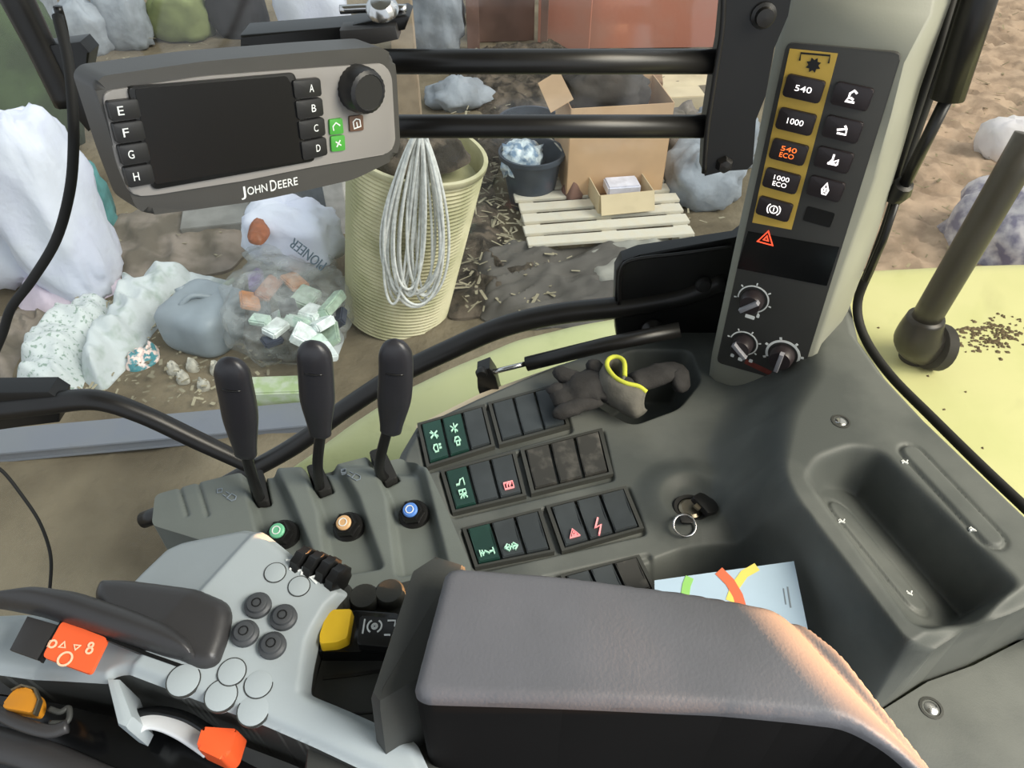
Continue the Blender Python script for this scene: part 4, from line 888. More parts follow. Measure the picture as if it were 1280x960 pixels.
# ================================================================== glove in the pocket
gl = thing('work_glove', 'crumpled dirty grey work glove with a yellow hem beside the window sill', 'glove', surf(770, 490))
gz = ZC + .012
def gp(px, py, h=0): return atz(px, py, gz + h)
bodyp = [gp(690, 500, .004), gp(715, 490, .008), gp(745, 482, .012), gp(775, 488, .010), gp(800, 500, .004)]
vs, fs = sweep_geo(smooth_path(bodyp, 5), [.012 + .012 * math.sin(math.pi * i / 20) + .003 * nz(i * .4, 1) for i in range(21)], 18, .6)
vs = [v + Vector((nz(v.x, v.y, v.z, 60), nz(v.y, v.z, v.x, 60), nz(v.z, v.x, v.y, 60))) * .004 for v in vs]
mobj('palm', vs, fs, M['glovegrey'], gl, True)
def finger(pts, r):
    path = smooth_path(pts, 5); n = len(path); rr = [r * (1 if i < n - 3 else [.9, .7, .3][i - n + 3]) for i in range(n)]
    vs, fs = sweep_geo(path, rr, 12, .75); vs = [v + Vector((nz(v.x, v.y, v.z, 90), nz(v.y, v.z, v.x, 90), nz(v.z, v.x, v.y, 90))) * .0022 for v in vs]
    mobj('glove_finger', vs, fs, M['glovegrey'], gl, True)
finger([gp(748, 486, .012), gp(715, 474, .014), gp(692, 462, .020)], .0105)
finger([gp(740, 490, .010), gp(708, 490, .009), gp(682, 486, .010)], .0095)
finger([gp(748, 498, .008), gp(718, 510, .007), gp(690, 520, .006)], .0100)
finger([gp(765, 478, .016), gp(748, 462, .022), gp(735, 452, .026)], .0095)
finger([gp(790, 480, .010), gp(820, 470, .012), gp(846, 466, .010), gp(850, 490, .004)], .014)
# cuff: an open curved band
def band3(name, cpts, h0, h1, th_, m):
    vs, fs = [], []; P = smooth_path(cpts, 6); n = len(P)
    for i, p in enumerate(P):
        t = (P[min(i+1, n-1)] - P[max(i-1, 0)]).normalized(); s = Vector((-t.y, t.x, 0)).normalized(); wob = .002 * nz(i * .35, 3)
        for a, b in ((-th_, h0), (th_, h0), (th_, h1 + wob), (-th_, h1 + wob)): vs.append(p + s * a + Vector((0, 0, b)))
    for i in range(n - 1):
        for j in range(4): fs.append((i*4+j, i*4+(j+1) % 4, (i+1)*4+(j+1) % 4, (i+1)*4+j))
    fs.append((3, 2, 1, 0)); fs.append(tuple((n-1)*4 + k for k in range(4)))
    return mobj(name, vs, fs, m, gl, True)
tp_ = smooth_path([gp(781, 470, .034), gp(780, 452, .036), gp(770, 446, .036), gp(761, 449, .036), (gp(759, 458, .036)), gp(768, 471, .035), gp(782, 479, .034), gp(798, 483, .032), gp(808, 490, .028)], 5)
bt_ = smooth_path([gp(776, 490, .004), gp(770, 478, .004), gp(758, 470, .004), gp(748, 474, .004), gp(744, 486, .004), gp(756, 502, .004), gp(774, 512, .004), gp(794, 522, .004), gp(808, 512, .004)], 5)
vs, fs = [], []; n = len(tp_)
for i in range(n):
    bul = Vector((-.004, -.006, 0)) * 1.0
    for k_ in range(6):
        t = k_ / 5; p = bt_[i] * (1 - t) + tp_[i] * t + bul * math.sin(math.pi * t) + Vector((nz(i * .3, k_, 1), nz(k_, i * .3, 5), 0)) * .0015; vs.append(p)
for i in range(n - 1):
    for k_ in range(5): fs.append((i*6+k_, (i+1)*6+k_, (i+1)*6+k_+1, i*6+k_+1))
cf_ = mobj('cuff', vs, fs, M['gloveband'], gl, True); sd_ = cf_.modifiers.new('thick', 'SOLIDIFY'); sd_.thickness = .003; sd_.offset = 0
tube('yellow_hem', tp_, .0026, M['cuffyellow'], gl, k=1, seg=8)
# ================================================================== yard outside the window
def G(px, py, z=0.0): return atz(px, py, z)
def g2(px, py, z=0.0): p = atz(px, py, z); return (p.x, p.y)
def yd(px, py, Y): return aty(px, py, Y)
M['whitebag'] = mat('white_sack', (228, 232, 242), .7, var=.05, scale=3, rgb2=(212, 215, 230), bump=.3, bscale=25)
M['pinkbag'] = mat('lilac_sheet', (205, 192, 205), .7, var=.08, scale=4, bump=.3, bscale=25)
M['sheet'] = mat('white_woven_sack', (205, 212, 212), .75, var=.08, scale=14, rgb2=(160, 172, 164), t=(.5, .72), bump=.4, bscale=40)
M['print'] = mat('printed_sack', (210, 216, 214), .75, var=.05, scale=42, rgb2=(140, 158, 146), t=(.56, .64), bump=.3, bscale=40)
M['tarp'] = mat('green_tarp', (58, 74, 40), .7, var=.3, scale=3, bump=.3, bscale=20)
M['dusty'] = mat('dusty_sheet', (112, 104, 92), .85, var=.2, scale=5, bump=.4, bscale=25, rgb2=(128, 118, 108))
M['slate'] = mat('grey_slab', (128, 128, 124), .8, var=.15, scale=6, bump=.3, bscale=40)
M['canister'] = mat('grey_canister', (140, 150, 156), .5, var=.08, scale=6)
M['steelbeam'] = mat('painted_beam', (128, 132, 138), .55, var=.12, scale=6, rgb2=(112, 116, 124))
M['barrel'] = mat('yellowed_ribbed_plastic', (176, 172, 128), .55, var=.10, scale=3, rgb2=(200, 192, 156), bump=.2, bscale=60)
M['rope'] = mat('pale_rope', (222, 222, 216), .7, var=.12, scale=40, bump=.6, bscale=300)
M['soil'] = mat('dark_compost', (58, 52, 44), .95, var=.35, scale=9, rgb2=(90, 80, 68), bump=1.0, bscale=40)
M['bucket'] = mat('dark_bucket', (62, 70, 80), .4, var=.15, scale=8)
M['bluefilm'] = mat('blue_white_film', (150, 178, 205), .35, var=.2, scale=18, rgb2=(225, 235, 245), bump=.5, bscale=40)
M['card'] = mat('cardboard', (205, 170, 132), .8, var=.05, scale=5)
M['cardlt'] = mat('pale_cardboard', (214, 196, 160), .8, var=.05, scale=5)
M['cardin'] = mat('cardboard_inside', (150, 118, 88), .85, var=.1)
M['pallet'] = mat('weathered_pine', (226, 220, 202), .8, var=.12, scale=16, rgb2=(204, 196, 176), bump=.3, bscale=60)
M['darkcloth'] = mat('dark_cloth', (72, 66, 60), .9, var=.2, scale=6, bump=.4, bscale=40)
M['rust'] = mat('salmon_panel', (196, 142, 122), .75, var=.10, scale=1.6, rgb2=(184, 120, 98), bump=.15, bscale=20)
M['rustd'] = mat('brown_panel', (122, 92, 80), .8, var=.2, scale=3)
M['timber'] = mat('beige_timber', (166, 148, 124), .8, var=.10, scale=10)
M['greysack'] = mat('grey_plastic_sack', (150, 156, 162), .6, var=.15, scale=7, bump=.4, bscale=30)
M['tealbit'] = mat('teal_plastic', (84, 140, 140), .5, var=.2, scale=10)
M['wrap'] = mat('teal_wrapper', (90, 170, 180), .4, var=.3, scale=22, rgb2=(225, 200, 190), t=(.45, .55))
M['straw'] = mat('dull_straw', (150, 142, 118), .9, var=.3, scale=3)
M['litter'] = mat('pale_litter', (186, 182, 168), .8, var=.2, scale=30)
M['film'] = filmmat('clear_bag_film', (205, 210, 206), .26)

def crumple(name, px, h, m, label, cat, z=0.0, fold=.03, fs=3.0, ang=0.6, res=.018, edge=.10, seed=0.0, parent=None, group=None, dome=None):
    out = rounded([g2(*p, z) for p in px], .05); ca, sa = math.cos(ang), math.sin(ang)
    def f(U, V):
        d = -sdf(out, U, V); b = ss(d / edge) ** .7
        n1 = np.vectorize(lambda a, c: 1 - 2 * abs(nz((a*ca + c*sa) * fs * 1.8 + seed, (-a*sa + c*ca) * fs * .7, seed, 1, 3)))(U, V)
        n2 = np.vectorize(lambda a, c: nz(a + seed, c, 7, fs * 2.6, 3))(U, V)
        return b * (h + fold * n1 + fold * .28 * n2) + .004
    o = hfield(name, Z(z), out, res, f, m, parent, skirt=.02)
    o.data.polygons.foreach_set('use_smooth', [True] * len(o.data.polygons))
    if label: tag(o, label, cat, group)
    return o
def box(name, c, sx, sy, sz, m, parent=None, rot=0.0, bev=.004, tilt=None):
    bm = bmesh.new(); bmesh.ops.create_cube(bm, size=1); bmesh.ops.scale(bm, vec=(sx, sy, sz), verts=bm.verts)
    if tilt: bmesh.ops.rotate(bm, cent=(0, 0, 0), matrix=Matrix.Rotation(tilt[0], 3, tilt[1]), verts=bm.verts)
    bmesh.ops.rotate(bm, cent=(0, 0, 0), matrix=Matrix.Rotation(rot, 3, 'Z'), verts=bm.verts)
    if bev: bmesh.ops.bevel(bm, geom=list(bm.edges), offset=bev, segments=2, affect='EDGES')
    bmesh.ops.translate(bm, vec=c, verts=bm.verts); return bobj(name, bm, m, parent, bool(bev), 40)
def base_z(p, h): return Vector((p.x, p.y, h))

# ---- left: sacks and sheets
p = G(80, 392); big = blob('big_bag', (p.x + .02, p.y + .28, .46), (.23, .26, .60), M['whitebag'], amp=.16, s=1.6, seg=56, pw=.75, zmin=.0)
tag(big, 'tall bulging white sack standing behind the hanging black cable', 'sack')
p = G(10, 385); b2 = blob('big_bag', (p.x - .10, p.y + .34, .40), (.36, .28, .47), M['whitebag'], amp=.2, s=1.5, seg=48, pw=.8, seed=4, zmin=.0)
tag(b2, 'second white sack at the left edge, left of the tall one', 'sack')
crumple('lilac_sheet', [(20, 388), (40, 330), (110, 318), (150, 335), (155, 362), (110, 385), (60, 398)], .10, M['pinkbag'], 'lilac tinted plastic sheet lying against the foot of the white sack', 'sheet', fold=.05, fs=3.2, seed=3)
p = G(-20, 215); gt = blob('green_tarp', (p.x - .05, p.y + .1, .6), (.75, .6, 1.0), M['tarp'], amp=.18, s=2.0, seg=40, zmin=0); tag(gt, 'dark green tarpaulin mound behind the white sacks', 'tarpaulin')
crumple('white_sheet', [(100, 470), (108, 440), (140, 400), (150, 366), (190, 352), (250, 348), (246, 368), (222, 385), (186, 424), (160, 458), (130, 490), (112, 484)], .11, M['sheet'], 'crumpled white woven sheet with deep folds beside the grey canister', 'sheet', fold=.09, fs=2.0, ang=.9, seed=5, res=.012)
crumple('printed_sack', [(14, 500), (30, 445), (60, 410), (110, 372), (142, 378), (140, 410), (112, 450), (104, 492), (60, 506)], .10, M['print'], 'crumpled white sack with small green print above the black tube', 'sack', fold=.08, fs=2.3, ang=1.2, seed=9, res=.012)
crumple('grey_rag', [(-20, 470), (-10, 410), (40, 388), (80, 392), (60, 412), (36, 440), (16, 490)], .05, M['dusty'], 'grey rag at the left edge under the cable end', 'rag', fold=.05, fs=5, seed=2)
crumple('dusty_sheet', [(112, 346), (112, 292), (150, 272), (260, 246), (320, 262), (318, 306), (288, 338), (220, 352), (160, 362), (140, 340)], .06, M['dusty'], 'brown dusty plastic sheet spread under the display', 'sheet', fold=.035, fs=2.2, seed=12, edge=.15)
p = G(268, 300); s1 = box('concrete_slab', (p.x, p.y + .15, .10), .42, .34, .07, M['slate'], rot=.2, tilt=(.10, 'X')); tag(s1, 'grey concrete slab lying on the dusty sheet below the display', 'slab')
p = G(128, 300); tb_ = blob('teal_bag', (p.x, p.y + .1, .22), (.08, .10, .26), M['tealbit'], amp=.25, s=3, seg=24, zmin=0); tag(tb_, 'narrow teal plastic bag between the white sack and the dusty sheet', 'bag')
crumple('white_sheet_strip', [(175, 366), (240, 342), (290, 352), (292, 366), (235, 384)], .05, M['sheet'], 'narrow strip of white sheet running toward the clear bag', 'sheet', fold=.03, fs=5, seed=31)
# ---- canister, stick and wrapper
cn = thing('jerrycan', 'grey blue plastic canister lying beside the white sheet', 'canister', G(262, 440))
p = G(262, 425); blob('can_body', (p.x, p.y + .04, .12), (.20, .20, .14), M['canister'], cn, amp=.03, s=2, seg=36, pw=.45, rot=-.35)
lathe('can_cap', (p.x - .13, p.y + .14, .22), (-.4, .5, .8), [(.03, 0), (.03, .03), (.0001, .032)], M['canister'], cn, 16); tube('can_handle', [Vector((p.x - .08, p.y - .02, .25)), Vector((p.x - .02, p.y + .02, .285)), Vector((p.x + .06, p.y + .06, .25))], .014, M['canister'], cn)
tag(tube('green_stick', [G(236, 386, .10), G(262, 368, .12), G(292, 350, .10)], .014, mat('faded_green', (150, 165, 135), .7)), 'faded green stick leaning over the canister', 'stick')
tag(tube('green_stick', [G(250, 366, .16), G(275, 372, .13), G(300, 392, .08)], .012, mat('faded_green_b', (140, 158, 140), .7)), 'short green stick above the canister reaching to the clear bag', 'stick')
wr = crumple('wrapper', [(156, 462), (160, 446), (178, 440), (186, 428), (199, 434), (200, 450), (186, 460), (168, 466)], .03, M['wrap'], 'small teal and pink crumpled wrapper on bare ground', 'wrapper', fold=.03, fs=16, res=.008, edge=.03)
SL = ['left of three pale scraps nearest the lever', 'pale paper scrap nearest the first lever head', 'small pale scrap above the other scraps on bare dirt', 'pale paper scrap just under the canister edge', 'pale paper scrap beside the teal wrapper']
for i, ((px, py), r) in enumerate((((228, 473), .030), ((254, 482), .034), ((240, 458), .022), ((270, 462), .026), ((216, 462), .018))):
    o = crumple('paper_scrap', [(px - 9, py + 6), (px - 6, py - 6), (px + 7, py - 7), (px + 10, py + 5)], .02, M['litter'], None, None, fold=.03, fs=20, res=.008, edge=.02, seed=i * 3)
    tag(o, SL[i], 'scrap', 'paper scraps below the canister')
# ---- clear bag with litter
cb = thing('clear_rubbish_bag', 'clear plastic bag bulging with colourful litter behind the first lever', 'rubbish bag', G(362, 440))
c0 = G(364, 425)
rnd = random.Random(3)
cols = [((120, 90, 150), 'purple'), ((200, 130, 70), 'orange'), ((45, 42, 48), 'black'), ((190, 210, 195), 'mint'), ((225, 232, 228), 'white'), ((150, 90, 60), 'brown'), ((60, 66, 80), 'blue'), ((170, 190, 170), 'sage')]
lm = [mat('litter_' + n, c, .5, var=.15, scale=30) for c, n in cols]
spots = [(320, 350, 0), (345, 345, 2), (312, 376, 1), (368, 352, 1), (358, 368, 2), (335, 362, 5), (325, 400, 3), (345, 410, 4), (370, 400, 3), (390, 392, 4), (402, 405, 4), (415, 380, 7), (412, 420, 7), (380, 420, 4), (340, 425, 6), (395, 430, 3), (360, 385, 2), (382, 372, 7), (420, 400, 6), (330, 385, 6), (405, 440, 4), (352, 398, 4)]
for (px, py, ci) in spots:
    p = atz(px, py, .20 + rnd.random() * .12); box('litter_piece', p, .09 + rnd.random()*.10, .06 + rnd.random()*.06, .03 + rnd.random()*.03, lm[ci], cb, rot=rnd.random()*3, tilt=(rnd.random()*1.2 - .6, 'X'), bev=.008)
crumple('dark_contents', [(296, 420), (300, 360), (340, 335), (390, 350), (428, 390), (425, 430), (380, 455), (320, 450)], .12, M['soil'], None, None, fold=.05, fs=5, seed=41, parent=cb, edge=.10)
crumple('inner_sheet', [(315, 430), (330, 400), (400, 395), (432, 420), (420, 450), (350, 445)], .10, M['sheet'], None, None, fold=.05, fs=6, seed=40, parent=cb, edge=.06)
blob('bag_film', (c0.x, c0.y + .04, .17), (.33, .32, .24), M['film'], cb, amp=.14, s=2.4, seg=48, pw=.9, zmin=0)
blob('bag_neck', (c0.x - .02, c0.y + .34, .30), (.24, .10, .12), M['film'], cb, amp=.25, s=3, seg=30, pw=.9, zmin=0)
# ---- white feed sack with the upside-down print
c1 = G(368, 345, .2)
sk2 = thing('seed_sack', 'white plastic seed sack with upside down dark lettering under the display', 'sack', base_z(c1, .2))
blob('sack_body', (c1.x, c1.y + .12, .40), (.27, .17, .20), M['whitebag'], sk2, amp=.14, s=1.7, seg=44, pw=.72, seed=3, rot=-.30)
crumple('brown_patch', [(308, 300), (316, 268), (332, 262), (338, 290), (326, 305)], .02, lm[5], None, None, z=.52, fold=.02, fs=9, parent=sk2, edge=.03)
TP = Pl(yd(385, 318, c1.y - .16), (.1, -.75, .65)); a, b = Vector(TP.uv(405, 334)), Vector(TP.uv(364, 302)); 
text('lettering', 'PIONEER', TP, tuple((a + b) / 2), (b - a).length, mat('sack_print', (78, 96, 108), .7, var=0), sk2, hgt=.055, h=.0, rot=math.atan2((b-a).y, (b-a).x), ext=.006)
# ---- cabinet behind
cbn = thing('white_cabinet', 'white cabinet side and grey door standing behind the ribbed barrel', 'cabinet', G(400, 300))
p = G(425, 300); box('cabinet_body', (p.x, p.y + .30, .45), .13, .5, .95, mat('cabinet_white', (205, 203, 200), .5), cbn)
p = G(375, 300); box('grey_door', (p.x - .02, p.y + .45, .38), .40, .04, .80, mat('cabinet_grey', (150, 156, 162), .5), cbn)
# ---- ribbed barrel
YB_ = G(502, 428).y + .30
bt, bb = yd(522, 186, YB_), yd(500, 420, YB_); zt = bt.z
br_ = thing('ribbed_barrel', 'tall yellowed ribbed plastic barrel with a pale rope over its front', 'barrel', (bb.x, YB_, 0))
prof = [(.285, 0)]
N_ = 44
for i in range(N_ + 1):
    t = i / N_; r = .290 + .050 * t; z_ = zt * t
    prof += [(r + .0045, z_ + .004), (r - .0045, z_ + zt / N_ * .5)] if i < N_ else [(r + .012, z_), (r + .012, z_ + .025), (r - .01, z_ + .025), (r - .012, z_ - .10), (.0001, z_ - .10)]
ax = Vector((bt.x - bb.x, 0, zt)).normalized()
lathe('ribbed_shell', (bb.x, YB_, 0), ax, prof, M['barrel'], br_, 48, auto=80)
crumple('barrel_filling', [(452, 196), (470, 184), (520, 178), (575, 182), (592, 198), (560, 214), (480, 216)], .05, M['soil'], None, None, z=zt - .06, fold=.05, fs=6, parent=br_, edge=.06)
# ---- rope coil: one rope in many long loops over the rim
YR = YB_ - .352
rp = []
rr2 = random.Random(5)
for k in range(17):
    cxp = 515 + rr2.uniform(-7, 7); wx = rr2.choice([rr2.uniform(38, 47), rr2.uniform(34, 46), rr2.uniform(14, 30)]); yb2 = 384 - rr2.uniform(0, 26); yt = 172 - rr2.uniform(0, 14)
    if k % 3 == 2: cxp = 532 + rr2.uniform(-6, 6); wx = rr2.uniform(12, 24)
    if k % 5 == 4: cxp = 492 + rr2.uniform(-4, 6); wx = rr2.uniform(14, 20)
    for j in range(18):
        a_ = 2 * math.pi * j / 18 + math.pi / 2; s_ = -math.sin(a_); t = (s_ + 1) / 2
        xx = (cxp + (525 - cxp) * (1 - t) ** 2) + wx * math.cos(a_) * (.42 + .75 * t ** .8); yy = yt + (yb2 - yt) * t
        q_ = yd(xx, yy, YR - .01 - .0035 * k + .012 * math.sin(j + k)); rp.append(q_)
rk_ = tube('rope_coil', rp, .0072, M['rope'], k=3, seg=6); tag(rk_, 'coil of pale rope in long loops hanging down the barrel front', 'rope')
# ---- carton lying by the beam, and the beam
ct = thing('drink_carton', 'white and green carton lying between the first two levers', 'carton', G(348, 505))
p = G(348, 490, .06); box('carton_body', p, .30, .13, .11, mat('carton_green_white', (196, 206, 180), .6, var=.08, scale=18, rgb2=(160, 178, 130)), ct, rot=.05, bev=.008)
lathe('carton_cap', p + Vector((.16, 0, 0)), (1, 0.05, 0), [(.03, 0), (.03, .03), (.0001, .031)], M['litter'], ct, 16)
be = thing('metal_beam', 'long blue grey metal beam on the ground below the bent tube', 'beam', G(180, 560))
a, b = G(-120, 590, 0), G(398, 542, 0); d = (b - a); L_ = d.length; ang_ = math.atan2(d.y, d.x); mid = (a + b) / 2
nrm = Vector((-math.sin(ang_), math.cos(ang_), 0)); 
box('top_flange', mid + nrm * .085 + Vector((0, 0, .055)), L_, .17, .012, M['steelbeam'], be, rot=ang_, bev=.003); box('beam_web', mid + nrm * .012 + Vector((0, 0, .028)), L_, .012, .05, M['steelbeam'], be, rot=ang_, bev=.003)
box('bottom_flange', mid + nrm * .06 + Vector((0, 0, .006)), L_, .12, .012, M['steelbeam'], be, rot=ang_, bev=.003)
# ---- pallet
pl_t = thing('wooden_pallet', 'pale wooden pallet under the small open carton', 'pallet', G(760, 300))
PT = .135; f0, f1 = atz(662, 307, PT), atz(872, 291, PT); pu = (f1 - f0).normalized(); pv = Vector((-pu.y, pu.x, 0)); Lp = (f1 - f0).length; rt = math.atan2(pu.y, pu.x)
dep_ = .80; nb = 6
for i in range(nb):
    w_ = .098; v0 = (dep_ - w_) * i / (nb - 1) + w_ / 2; jit = ((i * 37) % 7 - 3) * .004
    box('slat', f0 + pu * (Lp / 2 + jit) + pv * v0 + Vector((0, 0, -.011)), Lp + ((i * 13) % 5 - 2) * .006, w_, .022, M['pallet'], pl_t, rot=rt + ((i * 29) % 5 - 2) * .004, bev=.003)
for s in (0.06, .5, .94):
    box('stringer', f0 + pu * (Lp * s) + pv * (dep_ / 2) + Vector((0, 0, -.033)), .10, dep_, .02, M['pallet'], pl_t, rot=rt, bev=.002)
    for v0 in (.06, .40, .74): box('spacer_block', f0 + pu * (Lp * s) + pv * v0 + Vector((0, 0, -.082)), .10, .12, .075, M['pallet'], pl_t, rot=rt, bev=.003)
# ---- boxes on the pallet
def carton(name, label, c, sx, sy, sz, m, rot, flaps=()):
    t = thing(name, label, 'box', c); R_m = Matrix.Rotation(rot, 4, 'Z'); O = Vector(c)
    def wl_(nm, dx, dy, dz, x, y, z, mm, tl=None): box(nm, O + R_m @ Vector((dx, dy, dz)), x, y, z, mm, t, rot=rot, bev=.001, tilt=tl)
    wl_('front_panel', 0, -sy/2, sz/2, sx, .006, sz, m); wl_('back_panel', 0, sy/2, sz/2, sx, .006, sz, m)
    wl_('side_panel', -sx/2, 0, sz/2, .006, sy, sz, m); wl_('side_panel', sx/2, 0, sz/2, .006, sy, sz, m); wl_('bottom_panel', 0, 0, .004, sx, sy, .006, M['cardin'])
    for f in flaps:
        if f == 'l': wl_('flap', -sx/2 - .06, 0, sz + .02, .16, sy, .005, m, (-.5, 'Y'))
        if f == 'r': wl_('flap', sx/2 + .05, 0, sz + .02, .14, sy, .005, m, (.4, 'Y'))
        if f == 'f': wl_('flap', 0, -sy/2 - .04, sz - .05, sx, .005, .13, m, (-.4, 'X'))
        if f == 'b': wl_('flap', 0, sy/2 + .03, sz + .06, sx, .005, .14, m, (-.3, 'X'))
    return t
p = atz(762, 243, PT); bigb = carton('cardboard_box', 'large brown cardboard box on the pallet back, open at the top', (p.x + .0, p.y + .26, PT), .66, .48, .60, M['card'], rt, 'l')
fillc = blob('dark_cloth', (p.x - .05, p.y + .30, PT + .60), (.26, .20, .13), M['darkcloth'], amp=.2, s=2.5, seg=36); tag(fillc, 'dark cloth heaped in the top of the large cardboard box', 'cloth')
p = atz(776, 262, PT); smb = carton('small_carton', 'small open pale carton with a white pack inside, on the pallet', (p.x, p.y + .11, PT), .36, .26, .13, M['cardlt'], rt + .05, 'fb')
wpk = box('white_pack', (p.x + .01, p.y + .13, PT + .10), .22, .15, .07, mat('white_pack', (222, 222, 232), .5), rot=rt, bev=.01); tag(wpk, 'white pack lying inside the small pale carton', 'pack')
tag(crumple('dark_scrap', [(700, 238), (712, 222), (726, 215), (738, 234), (728, 246), (712, 250)], .08, M['rustd'], None, None, z=PT, fold=.04, fs=8, edge=.05), 'small brown crumpled scrap between the bucket and the small carton', 'scrap')
# ---- bucket
p = G(664, 264); YBk = p.y + .12; rim = yd(664, 192, YBk); hb = rim.z
bk = thing('bucket', 'dark blue grey bucket with crumpled blue film inside', 'bucket', (p.x, YBk, 0))
lathe('bucket_shell', (p.x, YBk, 0), (0, 0, 1), [(.145, 0), (.205, hb - .01), (.225, hb - .01), (.225, hb + .02), (.208, hb + .02), (.198, hb - .02), (.150, .06), (.0001, .06)], M['bucket'], bk, 36)
blob('blue_film', (p.x - .07, YBk - .03, hb - .03), (.13, .11, .12), M['bluefilm'], bk, amp=.3, s=4, seg=28)
tube('bucket_handle', [Vector((p.x - .22, YBk, hb)), Vector((p.x - .12, YBk + .20, hb + .015)), Vector((p.x + .1, YBk + .22, hb + .02)), Vector((p.x + .22, YBk, hb))], .006, M['litter'], bk, seg=8)
p2 = G(662, 215); bk2 = thing('bucket', 'dark grey tub standing behind the bucket with blue film', 'bucket', (p2.x, p2.y + .1, 0)); lathe('bucket_shell', (p2.x, p2.y + .12, 0), (0, 0, 1), [(.16, 0), (.21, .33), (.235, .33), (.235, .36), (.215, .36), (.16, .05), (.0001, .05)], M['bucket'], bk2, 32)
# ---- folded grey sheet in front of the pallet, grey sacks right of it
crumple('folded_grey_sheet', [(590, 330), (640, 306), (690, 318), (760, 306), (800, 320), (790, 380), (740, 410), (660, 410), (600, 400)], .06, mat('dark_grey_sheet', (92, 88, 82), .8, var=.15, scale=5), 'dark grey plastic sheet with diagonal folds in front of the pallet', 'sheet', fold=.06, fs=2.6, ang=-1.0, seed=22)
crumple('pale_sheet', [(720, 330), (780, 300), (840, 300), (830, 350), (790, 390), (740, 390)], .09, mat('pale_grey_sheet', (150, 148, 138), .8, var=.1, scale=5), 'pale grey sheet beside the hinge plate in front of the pallet', 'sheet', fold=.03, fs=3, ang=-.8, seed=27)
for i, (px, py, rx, rz_, lb) in enumerate(((880, 262, .26, .22, 'grey plastic sack directly right of the pallet'), (905, 215, .24, .26, 'grey plastic sack behind the black mounting plate'), (855, 212, .18, .22, 'brown grey sack between the carton and the mounting plate'))):
    p = G(px, py); o = blob('grey_sack', (p.x, p.y + .2, rz_ * .6), (rx, .26, rz_), M['greysack'] if i < 2 else M['dusty'], amp=.22, s=2.2, seg=32, seed=i * 5, zmin=0); tag(o, lb, 'sack')
# ---- compost heap and things on it
crumple('compost_heap', [(520, 260), (560, 200), (600, 150), (560, 90), (600, 62), (700, 56), (760, 90), (720, 150), (640, 170), (615, 230), (640, 310), (700, 330), (660, 390), (560, 400), (570, 330)], .06, M['soil'], 'dark compost and straw spread behind and beside the barrel', 'compost', fold=.07, fs=3.5, res=.03, edge=.25, seed=50)['kind'] = 'stuff'
p = G(574, 138); cg = thing('grey_film_heap', 'small grey plastic film peak between the two black bars', 'film', p)
blob('film_peak', (p.x, p.y + .1, .08), (.30, .2, .16), M['greysack'], cg, amp=.25, s=2.5, seg=30, pw=1.3, zmin=0)
# ---- posts and panels at the top
def post(name, pxb, pyb, w_, d_, h_, m, label, cat, rot=0.0):
    p = G(pxb, pyb); o = box(name, (p.x, p.y + d_/2, h_/2), w_, d_, h_, m, rot=rot, bev=.004); tag(o, label, cat); return o
post('timber_post', 515, 178, .17, .12, 2.4, M['timber'], 'pale timber post rising right of the display', 'post')
post('timber_post', 592, 66, .12, .1, 1.9, M['rustd'], 'brown timber post left of the salmon panels', 'post')
post('door_panel', 630, 52, .62, .05, 1.6, M['rustd'], 'dark brown upright panel behind the upper black bar', 'panel', rot=.1)
dp = thing('panel_door', 'narrow salmon red door leaf with raised rails beside the dark panel', 'panel', G(700, 60))
p = G(704, 64); box('door_leaf', (p.x, p.y, .8), .52, .05, 1.6, M['rust'], dp, rot=-.25, bev=.004)
for dx in (-.2, .2): box('door_rail', (p.x + dx, p.y - .04 - dx * -.25, .8), .07, .03, 1.6, M['rustd'], dp, rot=-.25, bev=.004)
post('salmon_panel', 815, 60, 1.75, .06, 1.6, M['rust'], 'wide salmon red panel standing at the top beside the mounting plate', 'panel', rot=.03)
crumple('pale_board', [(735, 108), (745, 88), (900, 84), (905, 106), (830, 112)], .03, M['cardlt'], 'pale flat board on the ground below the salmon panel', 'board', fold=.01, fs=2, edge=.05, res=.03)
for i, (px, py, sx, sz, m, lb) in enumerate(((806, 140, .26, .26, 'cardin', 'small brown box beside the dark cloth'), (850, 150, .36, .20, 'cardlt', 'small pale box leaning near the mounting plate'))):
    p = G(px, py); o = box('small_box', (p.x, p.y + .1, sz/2), sx, .22, sz, M[m], rot=.2 * i - .1, bev=.006); tag(o, lb, 'box')
p = G(548, 66); o = blob('white_sack', (p.x, p.y + .1, .36), (.26, .22, .44), M['greysack'], amp=.2, s=2.2, seg=36, seed=14, zmin=0); tag(o, 'pale grey sack standing between the two timber posts', 'sack')
for i, (px, py, r, m, lb) in enumerate(((160, 60, (.24, .2, .36), 'greysack', 'pale rounded sack top peeking above the display, left side'), (228, 50, (.30, .2, .30), 'yg', 'yellow green cloth heap peeking above the display'), (300, 46, (.28, .2, .40), 'dk', 'dark bundle above the display centre'), (395, 52, (.36, .2, .42), 'whitebag', 'white crumpled bundle above the right half of the display'), (110, 70, (.22, .2, .30), 'greysack', 'grey bundle beside the diagonal arm'), (30, 52, (.40, .2, .50), 'greysack', 'pale grey bundle in the top left corner'))):
    if m == 'yg': M['yg'] = mat('yellow_green_cloth', (122, 130, 84), .8, var=.15, scale=5)
    if m == 'dk': M['dk'] = mat('dark_bundle', (46, 44, 46), .8, var=.3, scale=5)
    p = G(px, py); o = blob('bundle', (p.x, p.y + .1, r[2] * .6), r, M[m], amp=.2, s=2, seg=30, seed=20 + i, zmin=0); tag(o, lb, 'bundle')
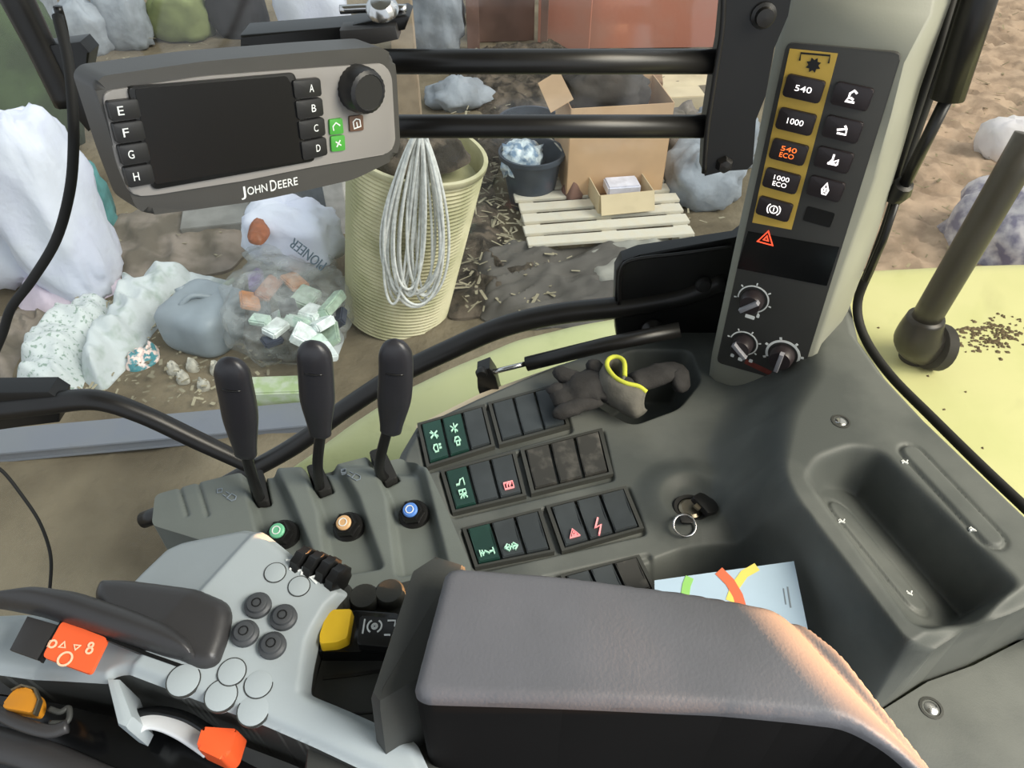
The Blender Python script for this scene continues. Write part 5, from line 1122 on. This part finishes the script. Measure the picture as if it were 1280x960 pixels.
# ---- things seen through the rear glass
p = G(1245, 200, 0); o = blob('white_sack', (p.x, p.y, .16), (.20, .15, .16), M['whitebag'], amp=.15, s=3, seg=26, zmin=0); tag(o, 'small white sack seen past the black pole at the right edge', 'sack')
p = G(1262, 330, 0); o = blob('blue_sack', (p.x + .1, p.y + .1, .14), (.42, .38, .30), mat('blue_grey_sack', (132, 134, 168), .6, var=.2, scale=9, rgb2=(190, 192, 205)), amp=.22, s=2.5, seg=30, zmin=0); tag(o, 'bluish sack behind the black pole at the right edge', 'sack')
p = G(1235, 380, 0); o = box('white_scrap', (p.x, p.y, .03), .22, .10, .05, M['whitebag'], rot=.2); tag(o, 'small white scrap just beyond the mudguard', 'scrap')
crumple('leaf_litter', [(1080, 340), (1080, 60), (1180, -40), (1400, -40), (1400, 380), (1240, 392)], .03, mat('brown_leaf_litter', (158, 140, 124), .9, var=.08, scale=5, rgb2=(186, 166, 148), bump=.4, bscale=30), 'brown dusty leaf litter on the ground seen through the rear glass', 'leaf litter', fold=.05, fs=3, res=.05, edge=.2, seed=60)['kind'] = 'stuff'
# ---- scattered straw and chips
vs, fs = [], []; rs = random.Random(11)
for k in range(1500):
    px, py = rs.choice([(rs.uniform(100, 420), rs.uniform(380, 510)), (rs.uniform(560, 900), rs.uniform(90, 400)), (rs.uniform(580, 700), rs.uniform(200, 400)), (rs.uniform(100, 700), rs.uniform(20, 380)), (rs.uniform(1080, 1290), rs.uniform(20, 370))])
    p = G(px, py); h = .02 + .07 * rs.random() * (py < 400); a_ = rs.random() * math.pi; l_ = rs.uniform(.008, .05) * (1 if py < 400 else .5); w_ = rs.uniform(.003, .010)
    u_ = Vector((math.cos(a_), math.sin(a_), rs.uniform(-.3, .3))) * l_; v_ = Vector((-math.sin(a_), math.cos(a_), 0)) * w_; b_ = len(vs); c_ = Vector((p.x, p.y, h + .01))
    vs += [c_ - u_ - v_, c_ + u_ - v_, c_ + u_ + v_, c_ - u_ + v_, c_ - u_ + Vector((0, 0, -.004)), c_ + u_ + Vector((0, 0, -.004))]
    fs += [(b_, b_+1, b_+2, b_+3), (b_, b_+4, b_+5, b_+1), (b_+3, b_+2, b_+5, b_+4)]
st = mobj('straw_litter', vs, fs, M['straw']); tag(st, 'pale straw and paper chips strewn over the yard floor', 'straw'); st['kind'] = 'stuff'

# dirt crust and specks lying on the mudguard
vs, fs = [], []; rs = random.Random(17)
FT = [p for p in [(rs.gauss(1238, 20), rs.gauss(418, 11)) for _ in range(170)] if 1195 < p[0] < 1285] + [(1216, 568), (1184, 545), (1207, 490), (1180, 512), (1228, 560), (1160, 470), (1098, 410), (1240, 590)]
for i, (px, py) in enumerate(FT):
    z_ = 1.85; x_, y_ = g2(px, py, z_)
    for _ in range(8): x_, y_ = g2(px, py, z_); z_ = 1.70 + float(ff(np.array([x_]), np.array([y_]))[0])
    r_ = rs.uniform(.002, .006); c_ = Vector((x_, y_, z_ + .001)); b_ = len(vs)
    for k in range(5): vs.append(c_ + Vector((r_ * math.cos(k * 1.257) * rs.uniform(.6, 1.2), r_ * math.sin(k * 1.257) * rs.uniform(.6, 1.2), -.001)))
    vs.append(c_ + Vector((0, 0, .0018)))
    fs += [(b_ + k, b_ + (k + 1) % 5, b_ + 5) for k in range(5)]
ds = mobj('dirt_specks', vs, fs, mat('mud_specks', (96, 84, 62), .9), fe); ds['kind'] = 'stuff'
